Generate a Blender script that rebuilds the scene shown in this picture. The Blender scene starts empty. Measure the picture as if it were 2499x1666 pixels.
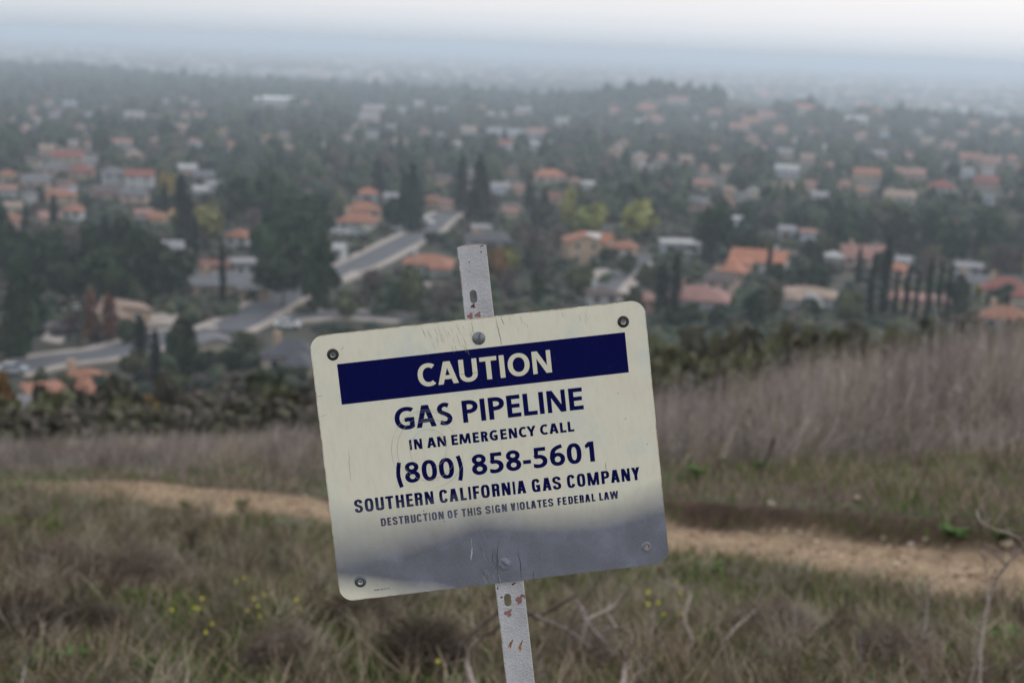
import bpy, bmesh, math, random
import numpy as np
from mathutils import Matrix, Vector, Euler

random.seed(7)
RNG = np.random.default_rng(11)
scene = bpy.context.scene
R = math.radians

# ------------------------------------------------------------------ camera
FPX = 50 / 36 * 2499.0; CX, CY = 1249.5, 833.0
PITCH = R(11.77); ROLL = R(2.2)
cam_data = bpy.data.cameras.new("camera")
cam = bpy.data.objects.new("camera", cam_data)
scene.collection.objects.link(cam)
scene.camera = cam
cam_data.lens = 50; cam_data.sensor_width = 36
cam_data.clip_start = 0.05; cam_data.clip_end = 60000
CAMR = Matrix.Rotation(math.pi / 2 - PITCH, 3, 'X') @ Matrix.Rotation(ROLL, 3, 'Z')
cam.matrix_world = CAMR.to_4x4()
cam_data.dof.use_dof = True
cam_data.dof.focus_distance = 1.514
cam_data.dof.aperture_fstop = 6.5
CAMN = np.array(CAMR)

# ------------------------------------------------------------------ world
SUN_EL, SUN_AZ = R(42), R(38)          # azimuth measured from +Y towards +X
world = bpy.data.worlds.new("World"); scene.world = world
world.use_nodes = True
wn = world.node_tree.nodes; wl = world.node_tree.links
wn.clear()
w_out = wn.new('ShaderNodeOutputWorld'); w_bg = wn.new('ShaderNodeBackground')
w_bg.inputs['Strength'].default_value = 0.1
sky = wn.new('ShaderNodeTexSky'); sky.sky_type = 'NISHITA'; sky.sun_disc = False
sky.sun_elevation = SUN_EL; sky.sun_rotation = SUN_AZ
sky.air_density = 1.5; sky.dust_density = 4.0
tc = wn.new('ShaderNodeTexCoord'); sep = wn.new('ShaderNodeSeparateXYZ')
wl.new(tc.outputs['Generated'], sep.inputs[0])
cr = wn.new('ShaderNodeValToRGB'); cr.color_ramp.interpolation = 'EASE'
wl.new(sep.outputs['Z'], cr.inputs[0])
els = cr.color_ramp.elements
def ramp_set(els, stops):
    while len(els) > 1: els.remove(els[-1])
    els[0].position = stops[0][0]; els[0].color = (*stops[0][1], 1)
    for p, c in stops[1:]:
        e = els.new(p); e.color = (*c, 1)
ramp_set(els, [(0.0, (.47, .52, .585)), (.007, (.53, .575, .635)), (.016, (.625, .655, .70)), (.027, (.70, .71, .74)), (.042, (.745, .745, .765)), (.07, (.78, .78, .80)),
               (.15, (.92, .91, .91)), (.45, (.80, .83, .88)), (1.0, (.62, .67, .76))])
az = wn.new('ShaderNodeMath'); az.operation = 'MULTIPLY_ADD'
wl.new(sep.outputs['X'], az.inputs[0]); az.inputs[1].default_value = 1.5; az.inputs[2].default_value = 9.0
cl = wn.new('ShaderNodeTexNoise'); cl.inputs['Scale'].default_value = 2.0; cl.inputs['Detail'].default_value = 3
clm = wn.new('ShaderNodeMapping'); clm.inputs['Scale'].default_value = (1, 1, 5)
wl.new(tc.outputs['Generated'], clm.inputs[0]); wl.new(clm.outputs[0], cl.inputs['Vector'])
clr = wn.new('ShaderNodeMath'); clr.operation = 'MULTIPLY_ADD'
wl.new(cl.outputs['Fac'], clr.inputs[0]); clr.inputs[1].default_value = .12; clr.inputs[2].default_value = .94
sc1 = wn.new('ShaderNodeMath'); sc1.operation = 'MULTIPLY'
wl.new(az.outputs[0], sc1.inputs[0]); wl.new(clr.outputs[0], sc1.inputs[1])
sc2 = wn.new('ShaderNodeVectorMath'); sc2.operation = 'SCALE'
wl.new(cr.outputs[0], sc2.inputs[0]); wl.new(sc1.outputs[0], sc2.inputs['Scale'])
wmix = wn.new('ShaderNodeMixRGB'); wmix.inputs[0].default_value = .93
wl.new(sky.outputs[0], wmix.inputs[1]); wl.new(sc2.outputs[0], wmix.inputs[2])
wl.new(wmix.outputs[0], w_bg.inputs['Color']); wl.new(w_bg.outputs[0], w_out.inputs[0])

# ------------------------------------------------------------------ sun (overcast: weak and very soft)
sd = bpy.data.lights.new("sun", 'SUN'); sd.energy = 0.6; sd.angle = R(16); sd.color = (1, .95, .88)
so = bpy.data.objects.new("sun", sd); scene.collection.objects.link(so)
sdir = Vector((math.sin(SUN_AZ) * math.cos(SUN_EL), math.cos(SUN_AZ) * math.cos(SUN_EL), math.sin(SUN_EL)))
so.rotation_euler = sdir.to_track_quat('Z', 'Y').to_euler(); so.location = (0, -5, 30)

scene.view_settings.view_transform = 'Standard'; scene.view_settings.look = 'None'
scene.view_settings.exposure = 0.5; scene.view_settings.gamma = 1.0
scene.cycles.volume_bounces = 1
scene.cycles.max_bounces = 6
scene.cycles.use_denoising = True

# ------------------------------------------------------------------ helpers
COL = scene.collection
def mesh_obj(name, verts, faces, mat=None, parent=None, smooth=False, loc=None):
    me = bpy.data.meshes.new(name)
    verts = np.asarray(verts, dtype=np.float32)
    if isinstance(faces, np.ndarray):
        nf, k = faces.shape
        me.vertices.add(len(verts)); me.vertices.foreach_set('co', verts.ravel())
        me.loops.add(nf * k); me.loops.foreach_set('vertex_index', faces.astype(np.int32).ravel())
        me.polygons.add(nf); me.polygons.foreach_set('loop_start', np.arange(0, nf * k, k, dtype=np.int32))
        me.update(calc_edges=True)
    else:
        me.from_pydata([tuple(map(float, v)) for v in verts], [], [tuple(map(int, f)) for f in faces]); me.update()
    if smooth: me.polygons.foreach_set('use_smooth', np.ones(len(me.polygons), dtype=bool))
    if mat is not None: me.materials.append(mat)
    o = bpy.data.objects.new(name, me); COL.objects.link(o)
    if parent is not None: o.parent = parent
    if loc is not None: o.location = loc
    return o
def empty(name, loc=(0, 0, 0), rz=0.0):
    o = bpy.data.objects.new(name, None); COL.objects.link(o)
    o.empty_display_size = .2; o.location = loc; o.rotation_euler = (0, 0, rz); return o
def tag(o, label=None, cat=None, group=None, kind=None):
    if label: o['label'] = label
    if cat: o['category'] = cat
    if group: o['group'] = group
    if kind: o['kind'] = kind
    return o
def copy_mesh(src, parent, name=None):
    c = src.copy(); COL.objects.link(c); c.parent = parent
    return c
def set_tint(o, cols, name='tint'):
    a = o.data.color_attributes.new(name, 'FLOAT_COLOR', 'POINT')
    c = np.ones((len(o.data.vertices), 4), np.float32); c[:, :3] = cols
    a.data.foreach_set('color', c.ravel())

def ray(px, py):
    d = CAMN @ np.array([(px - CX) / FPX, -(py - CY) / FPX, -1.0])
    return d / d[1]                      # forward component 1
def project(p):
    q = CAMN.T @ np.asarray(p, float)
    return CX + FPX * q[0] / -q[2], CY - FPX * q[1] / -q[2]

class N:
    """small material builder"""
    def __init__(s, name):
        s.m = bpy.data.materials.new(name); s.m.use_nodes = True
        s.t = s.m.node_tree; s.n = s.t.nodes; s.l = s.t.links
        s.b = s.n['Principled BSDF']; s.b.inputs['Roughness'].default_value = .8
        s.b.inputs['Specular IOR Level'].default_value = .25
        s.tc = None
    def coord(s, kind='Object'):
        if s.tc is None: s.tc = s.n.new('ShaderNodeTexCoord')
        return s.tc.outputs[kind]
    def mapping(s, scale, src=None):
        m = s.n.new('ShaderNodeMapping'); m.inputs['Scale'].default_value = scale
        s.l.new(src or s.coord(), m.inputs[0]); return m.outputs[0]
    def noise(s, scale, detail=3, rough=.55, vec=None, dist=0):
        x = s.n.new('ShaderNodeTexNoise'); x.inputs['Scale'].default_value = scale
        x.inputs['Detail'].default_value = detail; x.inputs['Roughness'].default_value = rough
        x.inputs['Distortion'].default_value = dist
        s.l.new(vec or s.coord(), x.inputs['Vector']); return x.outputs['Fac']
    def ramp(s, fac, stops, interp='LINEAR'):
        x = s.n.new('ShaderNodeValToRGB'); x.color_ramp.interpolation = interp
        s.l.new(fac, x.inputs[0])
        ramp_set(x.color_ramp.elements, [(p, c if isinstance(c, tuple) else (c, c, c)) for p, c in stops])
        return x.outputs[0]
    def mix(s, fac, a, b, mode='MIX'):
        x = s.n.new('ShaderNodeMixRGB'); x.blend_type = mode
        for i, v in enumerate((fac, a, b)):
            if isinstance(v, (int, float)): x.inputs[i].default_value = v if i == 0 else (v, v, v, 1)
            elif isinstance(v, tuple): x.inputs[i].default_value = (*v, 1)
            else: s.l.new(v, x.inputs[i])
        return x.outputs[0]
    def math(s, op, a, b=0.0, c=0.0, clamp=False):
        x = s.n.new('ShaderNodeMath'); x.operation = op; x.use_clamp = clamp
        for i, v in enumerate((a, b, c)):
            if isinstance(v, (int, float)): x.inputs[i].default_value = v
            else: s.l.new(v, x.inputs[i])
        return x.outputs[0]
    def attr(s, name):
        x = s.n.new('ShaderNodeAttribute'); x.attribute_name = name; return x
    def color(s, c):
        if isinstance(c, tuple): s.b.inputs['Base Color'].default_value = (*c, 1)
        else: s.l.new(c, s.b.inputs['Base Color'])
        return s
    def bump(s, h, strength=.3, dist=.01):
        x = s.n.new('ShaderNodeBump'); x.inputs['Strength'].default_value = strength
        x.inputs['Distance'].default_value = dist
        s.l.new(h, x.inputs['Height']); s.l.new(x.outputs[0], s.b.inputs['Normal']); return s
    def set(s, **k):
        for a, v in k.items(): s.b.inputs[a.replace('_', ' ')].default_value = v
        return s
def simple(name, c, var=.25, scale=1.5, rough=.8, metallic=0.0):
    m = N(name)
    f = m.noise(scale, 4)
    lo = tuple(x * (1 - var) for x in c); hi = tuple(min(1, x * (1 + var)) for x in c)
    m.color(m.ramp(f, [(.3, lo), (.7, hi)])); m.set(Roughness=rough, Metallic=metallic)
    return m.m

# ================================================================== TERRAIN
COLX = [0, 400, 800, 1250, 1650, 2050, 2499]
NEARY = [1192, 1239, 1275, 1330, 1350, 1410, 1458]
FARY = [1168, 1180, 1228, 1262, 1285, 1322, 1357]
NEARD = [14.5, 13.2, 12.0, 10.9, 9.9, 9.0, 8.2]
BANK = [.0, .0, .02, .09, .16, .16, .14]
CRESTY = [1112, 1096, 1074, 1054, 1040, 985, 925]
CRESTD = [21, 21, 21, 20.5, 20, 20, 20]
cols_t, cols_Y, cols_Z, TRK_N, TRK_F = [], [], [], [], []
for i, cx_ in enumerate(COLX):
    r0 = ray(cx_, NEARY[i]); yn = NEARD[i]; zn = yn * r0[2]
    r1 = ray(cx_, FARY[i]); yf = zn / r1[2] * 1.015; zf = yf * r1[2]
    rb = ray(cx_, 1666); yb = 5.2; zb = yb * rb[2]
    rc = ray(cx_, CRESTY[i]); yc = CRESTD[i]; zc = yc * rc[2]
    f = i / 6.0
    L = lambda a, b: a * (1 - f) + b * f
    ym = (yf + yc) / 2; zm = (zf + BANK[i] + zc) / 2 + .12
    Y = [-8, 0, 2.5, yb, yn - .35, yn, yf, yf + .14, ym, yc, 60, 120, 180, 240, 330, 400]
    Z = [-.3, -1.6, -1.95, zb, zn + .03, zn, zf, zf + BANK[i], zm, zc, L(-20.5, -15.5), L(-38, -29.5), L(-49, -40), L(-50, -45.5), -50, -50]
    cols_t.append(r0[0]); cols_Y.append(Y); cols_Z.append(Z); TRK_N.append(yn); TRK_F.append(yf)
cols_t = np.array(cols_t); AY = np.array(cols_Y, float); AZ = np.array(cols_Z, float)
def sm(a, b, x):
    t = np.clip((x - a) / (b - a), 0, 1); return t * t * (3 - 2 * t)
def vnoise(x, y, s, seed=0):
    """cheap smooth pseudo noise, -1..1"""
    return (np.sin(x / s * 1.7 + seed * 1.3 + 1.9 * np.sin(y / s * .9 + seed)) + np.sin(y / s * 1.3 + seed * 2.1 + 1.7 * np.sin(x / s * 1.1 + seed * .7))) * .5
def colw(x, y):
    t = np.clip(x / np.maximum(y, 2.0), cols_t[0], cols_t[-1])
    return np.interp(t, cols_t, np.arange(7))
def valley(x, y):
    z = -50 + 1.2 * vnoise(x, y, 160, 1) * sm(300, 500, y) - 22 * np.clip((y - 340) / 960, 0, 1)
    z = z + 21 * np.exp(-((x - 172) / 112) ** 2 - ((y - 1750) / 210) ** 2)
    z = z + 9 * np.exp(-((x - 380) / 180) ** 2 - ((y - 1650) / 260) ** 2)
    return z - 27 * np.clip((y - ridge(x, y)) / 500, 0, 1)
def ridge(x, y):
    e = np.interp(x / np.maximum(y, 1), [-.36, -.2, -.06, .04, .22, .33], [2500, 2300, 2080, 1950, 1860, 1700]) + 110 * vnoise(x, y, 130, 3)
    return np.maximum(e, 1960 * np.exp(-((x - 172) / 180) ** 2))
def TT(x, y, detail=True):
    x = np.asarray(x, float); y = np.asarray(y, float)
    sh = y.shape; xr, yr = x.ravel(), y.ravel()
    k = colw(xr, yr); i0 = np.clip(np.floor(k).astype(int), 0, 5); fr = k - i0
    fr = (fr * fr * (3 - 2 * fr) * .5 + fr * .5)[:, None]
    Yk = AY[i0] * (1 - fr) + AY[i0 + 1] * fr; Zk = AZ[i0] * (1 - fr) + AZ[i0 + 1] * fr
    q = np.clip((Yk <= yr[:, None]).sum(1) - 1, 0, AY.shape[1] - 2)[:, None]
    ya, yb = np.take_along_axis(Yk, q, 1)[:, 0], np.take_along_axis(Yk, q + 1, 1)[:, 0]
    za, zb = np.take_along_axis(Zk, q, 1)[:, 0], np.take_along_axis(Zk, q + 1, 1)[:, 0]
    z = (za + (zb - za) * np.clip((yr - ya) / (yb - ya), 0, 1)).reshape(sh)
    w = sm(270, 400, y)
    z = z * (1 - w) + valley(x, y) * w
    if detail:
        tr = track(x, y)
        near = sm(-3, 3, y) * (1 - sm(60, 200, y))
        s_ = track_s(x, y); dm = sm(-.5, 0, s_) * (1 - sm(1.6, 2.6, s_))
        z = z + near * (1 - .85 * dm) * (.035 * vnoise(x, y, .55, 3) + .02 * vnoise(x, y, .17, 5) + .05 * vnoise(x, y, 1.7, 8))
        # two shallow ruts along the path
        z = z - .03 * tr * np.exp(-((track_s(x, y) - .3) / .12) ** 2) - .03 * tr * np.exp(-((track_s(x, y) - .72) / .12) ** 2)
    return z
def track_s(x, y):
    k = colw(x, y); a = np.interp(k, range(7), TRK_N); b = np.interp(k, range(7), TRK_F)
    return (y - a) / (b - a)
def track(x, y):
    s = track_s(x, y); s = s + (.13 * vnoise(x, y, .3, 2) + .09 * vnoise(x, y, .8, 6)) * (1 - .75 * sm(.3, .8, s))
    return sm(-.12, .08, s) * (1 - sm(.95, 1.08, s)) * np.interp(colw(x, y), [0, .3, .9], [.25, .6, 1])
def T(x, y): return float(TT(np.array([x]), np.array([y]))[0])

MARCH = np.concatenate([np.arange(1.5, 60, .08), np.geomspace(60, 38000, 3000)])
def ground(px, py, ymin=1.5):
    """point of the terrain seen through photo pixel px, py (in metres)"""
    d = ray(px, py); Y = MARCH[MARCH >= ymin]
    g = TT(d[0] * Y, Y) - d[2] * Y
    i = int(np.argmax(g > 0))
    if g[i] <= 0: i = len(Y) - 1
    if i > 0:
        a, b = g[i - 1], g[i]; y = Y[i - 1] + (Y[i] - Y[i - 1]) * (-a / (b - a + 1e-9))
    else: y = Y[0]
    return float(d[0] * y), float(y), T(d[0] * y, y)

# ground sheet
rows = np.unique(np.concatenate([np.arange(-6, 3, .35), np.arange(3, 16, .06), np.arange(16, 26, .2), np.arange(26, 60, 1.0),
                       np.arange(60, 420, 4.0), np.geomspace(420, 4300, 190), np.geomspace(4300, 38000, 40)]))
s = np.linspace(-1, 1, 361); s = np.sign(s) * (np.abs(s) * .6 + np.abs(s) ** 3 * .4)
YY, SS = np.meshgrid(rows, s, indexing='ij'); XX = SS * (6 + .8 * np.maximum(YY, 0))
ZZ = TT(XX.ravel(), YY.ravel())
nr, nc = YY.shape
idx = np.arange(nr * nc).reshape(nr, nc)
F = np.stack([idx[:-1, :-1].ravel(), idx[:-1, 1:].ravel(), idx[1:, 1:].ravel(), idx[1:, :-1].ravel()], 1)
g = N('ground')
A = g.attr('mask')
sx = g.n.new('ShaderNodeSeparateColor'); g.l.new(A.outputs['Color'], sx.inputs[0])
n1 = g.noise(1.3, 6, .6); n2 = g.noise(9, 5, .7); n3 = g.noise(60, 3, .6)
soil = g.ramp(n2, [(.3, (.065, .048, .036)), (.6, (.105, .078, .058)), (.8, (.15, .115, .085))])
grn = g.ramp(n2, [(.3, (.045, .062, .022)), (.7, (.085, .10, .045))])
soil = g.mix(g.ramp(n1, [(.48, 0.0), (.62, 1.0)]), soil, grn)
dirt = g.ramp(n2, [(.25, (.19, .12, .075)), (.5, (.325, .23, .145)), (.75, (.45, .33, .215))])
dirt = g.mix(g.ramp(n3, [(.62, 0.0), (.72, 1.0)]), dirt, (.38, .27, .18))
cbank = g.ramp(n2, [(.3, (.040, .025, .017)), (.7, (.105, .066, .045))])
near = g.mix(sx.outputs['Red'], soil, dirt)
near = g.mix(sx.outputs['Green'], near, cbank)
nv = g.noise(.018, 5, .65); nv2 = g.noise(.11, 4, .6)
vc = g.ramp(nv, [(.32, (.024, .030, .020)), (.52, (.048, .044, .032)), (.62, (.085, .07, .055)), (.72, (.12, .10, .085))])
vc = g.mix(g.ramp(nv2, [(.4, 0.0), (.6, .8)]), vc, (.06, .062, .045))
sy = g.n.new('ShaderNodeSeparateXYZ'); g.l.new(g.coord(), sy.inputs[0])
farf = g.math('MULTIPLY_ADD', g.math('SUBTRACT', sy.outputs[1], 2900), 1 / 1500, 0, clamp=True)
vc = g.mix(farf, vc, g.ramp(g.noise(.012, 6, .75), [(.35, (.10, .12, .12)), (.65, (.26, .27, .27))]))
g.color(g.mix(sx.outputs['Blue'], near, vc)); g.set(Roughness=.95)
g.bump(n3, .6, .012)
gr = mesh_obj('ground', np.stack([XX.ravel(), YY.ravel(), ZZ], 1), F, g.m, smooth=True)
tag(gr, kind='structure')
tm = track(XX.ravel(), YY.ravel())
ts = track_s(XX.ravel(), YY.ravel()); kk = colw(XX.ravel(), YY.ravel())
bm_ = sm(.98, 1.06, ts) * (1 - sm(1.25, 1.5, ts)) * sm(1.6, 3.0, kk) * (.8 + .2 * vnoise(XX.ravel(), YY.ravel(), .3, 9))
vm = sm(25, 60, YY.ravel())
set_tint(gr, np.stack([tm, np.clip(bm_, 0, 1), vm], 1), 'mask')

# ------------------------------------------------------------------ haze: one even volume round the whole place
def box(name, lo, hi, mat):
    x0, y0, z0 = lo; x1, y1, z1 = hi
    v = [(x0, y0, z0), (x1, y0, z0), (x1, y1, z0), (x0, y1, z0), (x0, y0, z1), (x1, y0, z1), (x1, y1, z1), (x0, y1, z1)]
    f = [(0, 3, 2, 1), (4, 5, 6, 7), (0, 1, 5, 4), (1, 2, 6, 5), (2, 3, 7, 6), (3, 0, 4, 7)]
    return mesh_obj(name, v, f, mat)
hm = bpy.data.materials.new('haze'); hm.use_nodes = True
hn = hm.node_tree.nodes; hn.clear()
ho = hn.new('ShaderNodeOutputMaterial'); hv = hn.new('ShaderNodeVolumePrincipled')
hv.inputs['Color'].default_value = (.80, .90, 1.0, 1); hv.inputs['Density'].default_value = .00032
hv.inputs['Anisotropy'].default_value = .15
hm.node_tree.links.new(hv.outputs[0], ho.inputs['Volume'])
hz = box('haze', (-31500, -60, -190), (31500, 38300, 6), hm)
tag(hz, 'blue grey haze filling the valley and thickening towards the horizon', 'haze', kind='stuff')

# ================================================================== THE SIGN
SO = Vector((-0.18304013, -0.27786394, -1.51877074))
E1 = Vector((0.35333193, 0.03921621, -0.01883183)); E2 = Vector((-0.02852525, 0.28310475, 0.02778964))
ax = E1.normalized(); az_ = ax.cross(E2).normalized(); ay = az_.cross(ax)
MS = Matrix.Identity(4)
for i in range(3):
    MS[i][0], MS[i][1], MS[i][2], MS[i][3] = ax[i], ay[i], az_[i], SO[i]
MSIGN = CAMR.to_4x4() @ MS
MSI = MSIGN.inverted()
SW, SH = .356, .2859
def SP(px, py, z=0.0):
    """photo pixel -> millimetres on the face of the sign"""
    d = MSI.to_3x3() @ Vector(ray(px, py)); o = MSI.translation
    k = (z - o.z) / d.z; p = o + d * k
    return p.x * 1000, p.y * 1000
# foot of the post
foot = None
for q in np.arange(.3, 2.5, .01):
    p = MSIGN @ Vector((.185, -q, -.004))
    if p.z < T(p.x, p.y): foot = q; break
sign = bpy.data.objects.new('pipeline_marker_sign', None); COL.objects.link(sign)
sign.empty_display_size = .2
sign.matrix_world = MSIGN @ Matrix.Translation((.185, -foot, -.004))
tag(sign, 'tilted cream gas pipeline caution sign with blue lettering on a rusty white post', 'sign')
def sign_part(name, v, f, mat, parent=None, smooth=False):
    o = mesh_obj(name, v, f, mat, parent or sign, smooth)
    o.matrix_basis = Matrix.Translation((-.185, foot, .004)) if (parent is None) else Matrix.Identity(4)
    return o

# --- materials of the sign (object coordinates are metres on the sign face)
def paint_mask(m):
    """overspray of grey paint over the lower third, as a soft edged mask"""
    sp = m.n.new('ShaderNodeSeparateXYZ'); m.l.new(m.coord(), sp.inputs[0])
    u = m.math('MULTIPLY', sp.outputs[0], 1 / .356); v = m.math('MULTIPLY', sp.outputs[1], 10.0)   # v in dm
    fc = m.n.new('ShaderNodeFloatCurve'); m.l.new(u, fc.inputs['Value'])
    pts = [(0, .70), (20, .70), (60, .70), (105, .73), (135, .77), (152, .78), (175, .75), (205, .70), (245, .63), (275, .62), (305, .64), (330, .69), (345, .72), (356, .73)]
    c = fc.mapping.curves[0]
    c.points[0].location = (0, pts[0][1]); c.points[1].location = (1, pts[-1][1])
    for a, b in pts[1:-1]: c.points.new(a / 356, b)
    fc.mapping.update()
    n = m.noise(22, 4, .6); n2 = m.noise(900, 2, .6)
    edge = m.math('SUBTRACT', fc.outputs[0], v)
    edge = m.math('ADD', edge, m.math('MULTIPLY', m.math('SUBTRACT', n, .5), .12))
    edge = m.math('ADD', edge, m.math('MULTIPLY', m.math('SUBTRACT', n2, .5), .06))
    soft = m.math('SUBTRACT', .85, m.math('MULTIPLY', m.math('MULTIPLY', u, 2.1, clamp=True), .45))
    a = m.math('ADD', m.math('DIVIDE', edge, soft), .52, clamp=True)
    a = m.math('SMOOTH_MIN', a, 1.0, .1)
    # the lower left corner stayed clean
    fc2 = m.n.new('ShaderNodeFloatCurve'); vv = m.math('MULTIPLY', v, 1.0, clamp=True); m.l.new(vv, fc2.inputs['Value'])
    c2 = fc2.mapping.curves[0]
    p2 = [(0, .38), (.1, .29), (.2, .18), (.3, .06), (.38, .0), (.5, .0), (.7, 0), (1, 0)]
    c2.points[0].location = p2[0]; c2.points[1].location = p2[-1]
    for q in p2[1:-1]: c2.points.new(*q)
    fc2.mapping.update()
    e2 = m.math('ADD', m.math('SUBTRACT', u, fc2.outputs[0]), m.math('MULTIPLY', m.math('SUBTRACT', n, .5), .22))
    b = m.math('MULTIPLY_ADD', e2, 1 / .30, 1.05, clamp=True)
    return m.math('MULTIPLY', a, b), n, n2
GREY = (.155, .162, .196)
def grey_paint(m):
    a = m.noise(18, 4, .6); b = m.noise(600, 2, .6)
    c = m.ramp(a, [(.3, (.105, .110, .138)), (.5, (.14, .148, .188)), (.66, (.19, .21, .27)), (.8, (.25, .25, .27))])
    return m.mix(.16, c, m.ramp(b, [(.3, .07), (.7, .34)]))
def finish(m, bumpnoise, st=.05):
    m.set(Roughness=.5); m.b.inputs['Specular IOR Level'].default_value = .32
    m.bump(bumpnoise, st, .0006); return m.m
m = N('sign_cream'); mask, nn, nfine = paint_mask(m)
fib = m.noise(45, 6, .7, m.mapping((3.2, 1, 1)))
blo = m.noise(13, 4, .6, dist=.4)
cream = m.ramp(fib, [(.25, (.70, .66, .52)), (.5, (.755, .72, .58)), (.8, (.785, .755, .63))])
cream = m.mix(m.ramp(blo, [(.52, 0.0), (.72, .6)]), cream, (.56, .63, .59))
cream = m.mix(m.ramp(m.noise(7, 3), [(.55, 0.0), (.75, .4)]), cream, (.73, .63, .48))
cream = m.mix(m.ramp(m.noise(260, 4, .7), [(.68, 0.0), (.8, .5)]), cream, (.36, .31, .23))
# brown weathering along the rim
sp = m.n.new('ShaderNodeSeparateXYZ'); m.l.new(m.coord(), sp.inputs[0])
du = m.math('SUBTRACT', .178, m.math('ABSOLUTE', m.math('SUBTRACT', sp.outputs[0], .178)))
dv = m.math('SUBTRACT', .1429, m.math('ABSOLUTE', m.math('SUBTRACT', sp.outputs[1], .1429)))
rim = m.math('MINIMUM', du, dv)
rimf = m.math('MULTIPLY', m.math('SUBTRACT', 1.0, m.math('MULTIPLY', rim, 1 / .0016), clamp=True), m.ramp(m.noise(55, 4, .7), [(.42, .12), (.62, 1.0)]))
cream = m.mix(rimf, cream, (.33, .19, .10))
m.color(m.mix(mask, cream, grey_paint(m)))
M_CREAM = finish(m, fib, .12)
def letter_mat(name, base, scratch, amt):
    m = N(name); mask, nn, nf = paint_mask(m)
    sc = m.noise(150, 3, .7, m.mapping((2.2, .35, 1)), dist=1.5)
    sc2_ = m.noise(120, 3, .7, m.mapping((.4, 2.0, 1)), dist=2.5)
    f = m.math('MAXIMUM', m.ramp(sc, [(.63, 0.0), (.72, amt)]), m.ramp(sc2_, [(.66, 0.0), (.74, amt)]))
    c = m.mix(f, base, scratch)
    # grey film lies over the printing more thinly than over the cream
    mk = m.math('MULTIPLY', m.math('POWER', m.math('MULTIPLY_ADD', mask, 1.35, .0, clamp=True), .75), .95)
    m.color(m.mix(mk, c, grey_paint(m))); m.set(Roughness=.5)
    m.b.inputs['Specular IOR Level'].default_value = .08
    return m.m
M_BAND = letter_mat('sign_blue_band', (.0004, .0018, .062), (.02, .03, .12), .5)
M_TEXT = letter_mat('sign_blue_print', (.0008, .0026, .062), (.015, .02, .10), .35)
M_KNOCK = letter_mat('sign_cream_print', (.72, .68, .53), (.42, .38, .28), .5)
M_CRACK = simple('crack_dirt', (.30, .26, .19), .3, 300)
M_HAIR = simple('fine_scratch', (.36, .33, .25), .2, 300)
M_DRIP = simple('white_drip', (.42, .43, .47), .3, 500)

# --- panel outline with rounded corners and four round holes
GROM = [(22.7, 264.3), (331.4, 265.0), (23.4, 19.6), (332.7, 20.1)]
def outline(w, h, r, n=10):
    p = []
    for cx_, cy_, a0 in ((w - r, r, -90), (w - r, h - r, 0), (r, h - r, 90), (r, r, 180)):
        for k in range(n + 1):
            a = R(a0 + 90 * k / n); p.append((cx_ + r * math.cos(a), cy_ + r * math.sin(a)))
    return p
def plate(loops, z0, z1, bis=None, warp=None):
    """flat plate from outline loops (first outer, others holes), bm with sides"""
    bm = bmesh.new(); es = []
    rings = []
    for lp in loops:
        vs = [bm.verts.new((x, y, z1)) for x, y in lp]; rings.append(vs)
        for i in range(len(vs)): es.append(bm.edges.new((vs[i], vs[(i + 1) % len(vs)])))
    bmesh.ops.triangle_fill(bm, edges=es, use_beauty=True, normal=(0, 0, 1))
    if bis:
        for co, no in bis:
            bmesh.ops.bisect_plane(bm, geom=bm.verts[:] + bm.edges[:] + bm.faces[:], plane_co=co, plane_no=no)
    ret = bmesh.ops.extrude_face_region(bm, geom=bm.faces[:])
    for e in ret['geom']:
        if isinstance(e, bmesh.types.BMVert): e.co.z += z0 - z1
    bmesh.ops.recalc_face_normals(bm, faces=bm.faces[:])
    if warp:
        for v in bm.verts: v.co = warp(v.co)
    return bm
def circ(cx_, cy_, r, n=24): return [(cx_ + r * math.cos(2 * math.pi * k / n), cy_ + r * math.sin(2 * math.pi * k / n)) for k in range(n)]
def bm_obj(name, bm, mats, parent, smooth=False):
    me = bpy.data.meshes.new(name); bm.to_mesh(me); bm.free()
    for q in mats: me.materials.append(q)
    if smooth: me.polygons.foreach_set('use_smooth', np.ones(len(me.polygons), dtype=bool))
    o = bpy.data.objects.new(name, me); COL.objects.link(o); o.parent = parent
    return o
def strip(bm, pts, widths, z, mi):
    """thin flat line of ink, dirt or scratch on the face (mm)"""
    n = len(pts); L_, R_ = [], []
    for i, (x, y) in enumerate(pts):
        a = pts[max(0, i - 1)]; b = pts[min(n - 1, i + 1)]
        dx, dy = b[0] - a[0], b[1] - a[1]; l = math.hypot(dx, dy) or 1
        w = widths[i] / 2 if hasattr(widths, '__len__') else widths / 2
        L_.append(bm.verts.new(((x - dy / l * w) / 1000, (y + dx / l * w) / 1000, z)))
        R_.append(bm.verts.new(((x + dy / l * w) / 1000, (y - dx / l * w) / 1000, z)))
    for i in range(n - 1):
        try: bm.faces.new((R_[i], R_[i + 1], L_[i + 1], L_[i])).material_index = mi
        except ValueError: pass
bm = plate([[(x / 1000, y / 1000) for x, y in outline(356, 285.9, 15)]] + [[(x / 1000, y / 1000) for x, y in circ(a, b, 5.0)] for a, b in GROM], -.0014, 0)
rs = random.Random(3)
zc = [.00006]
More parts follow.
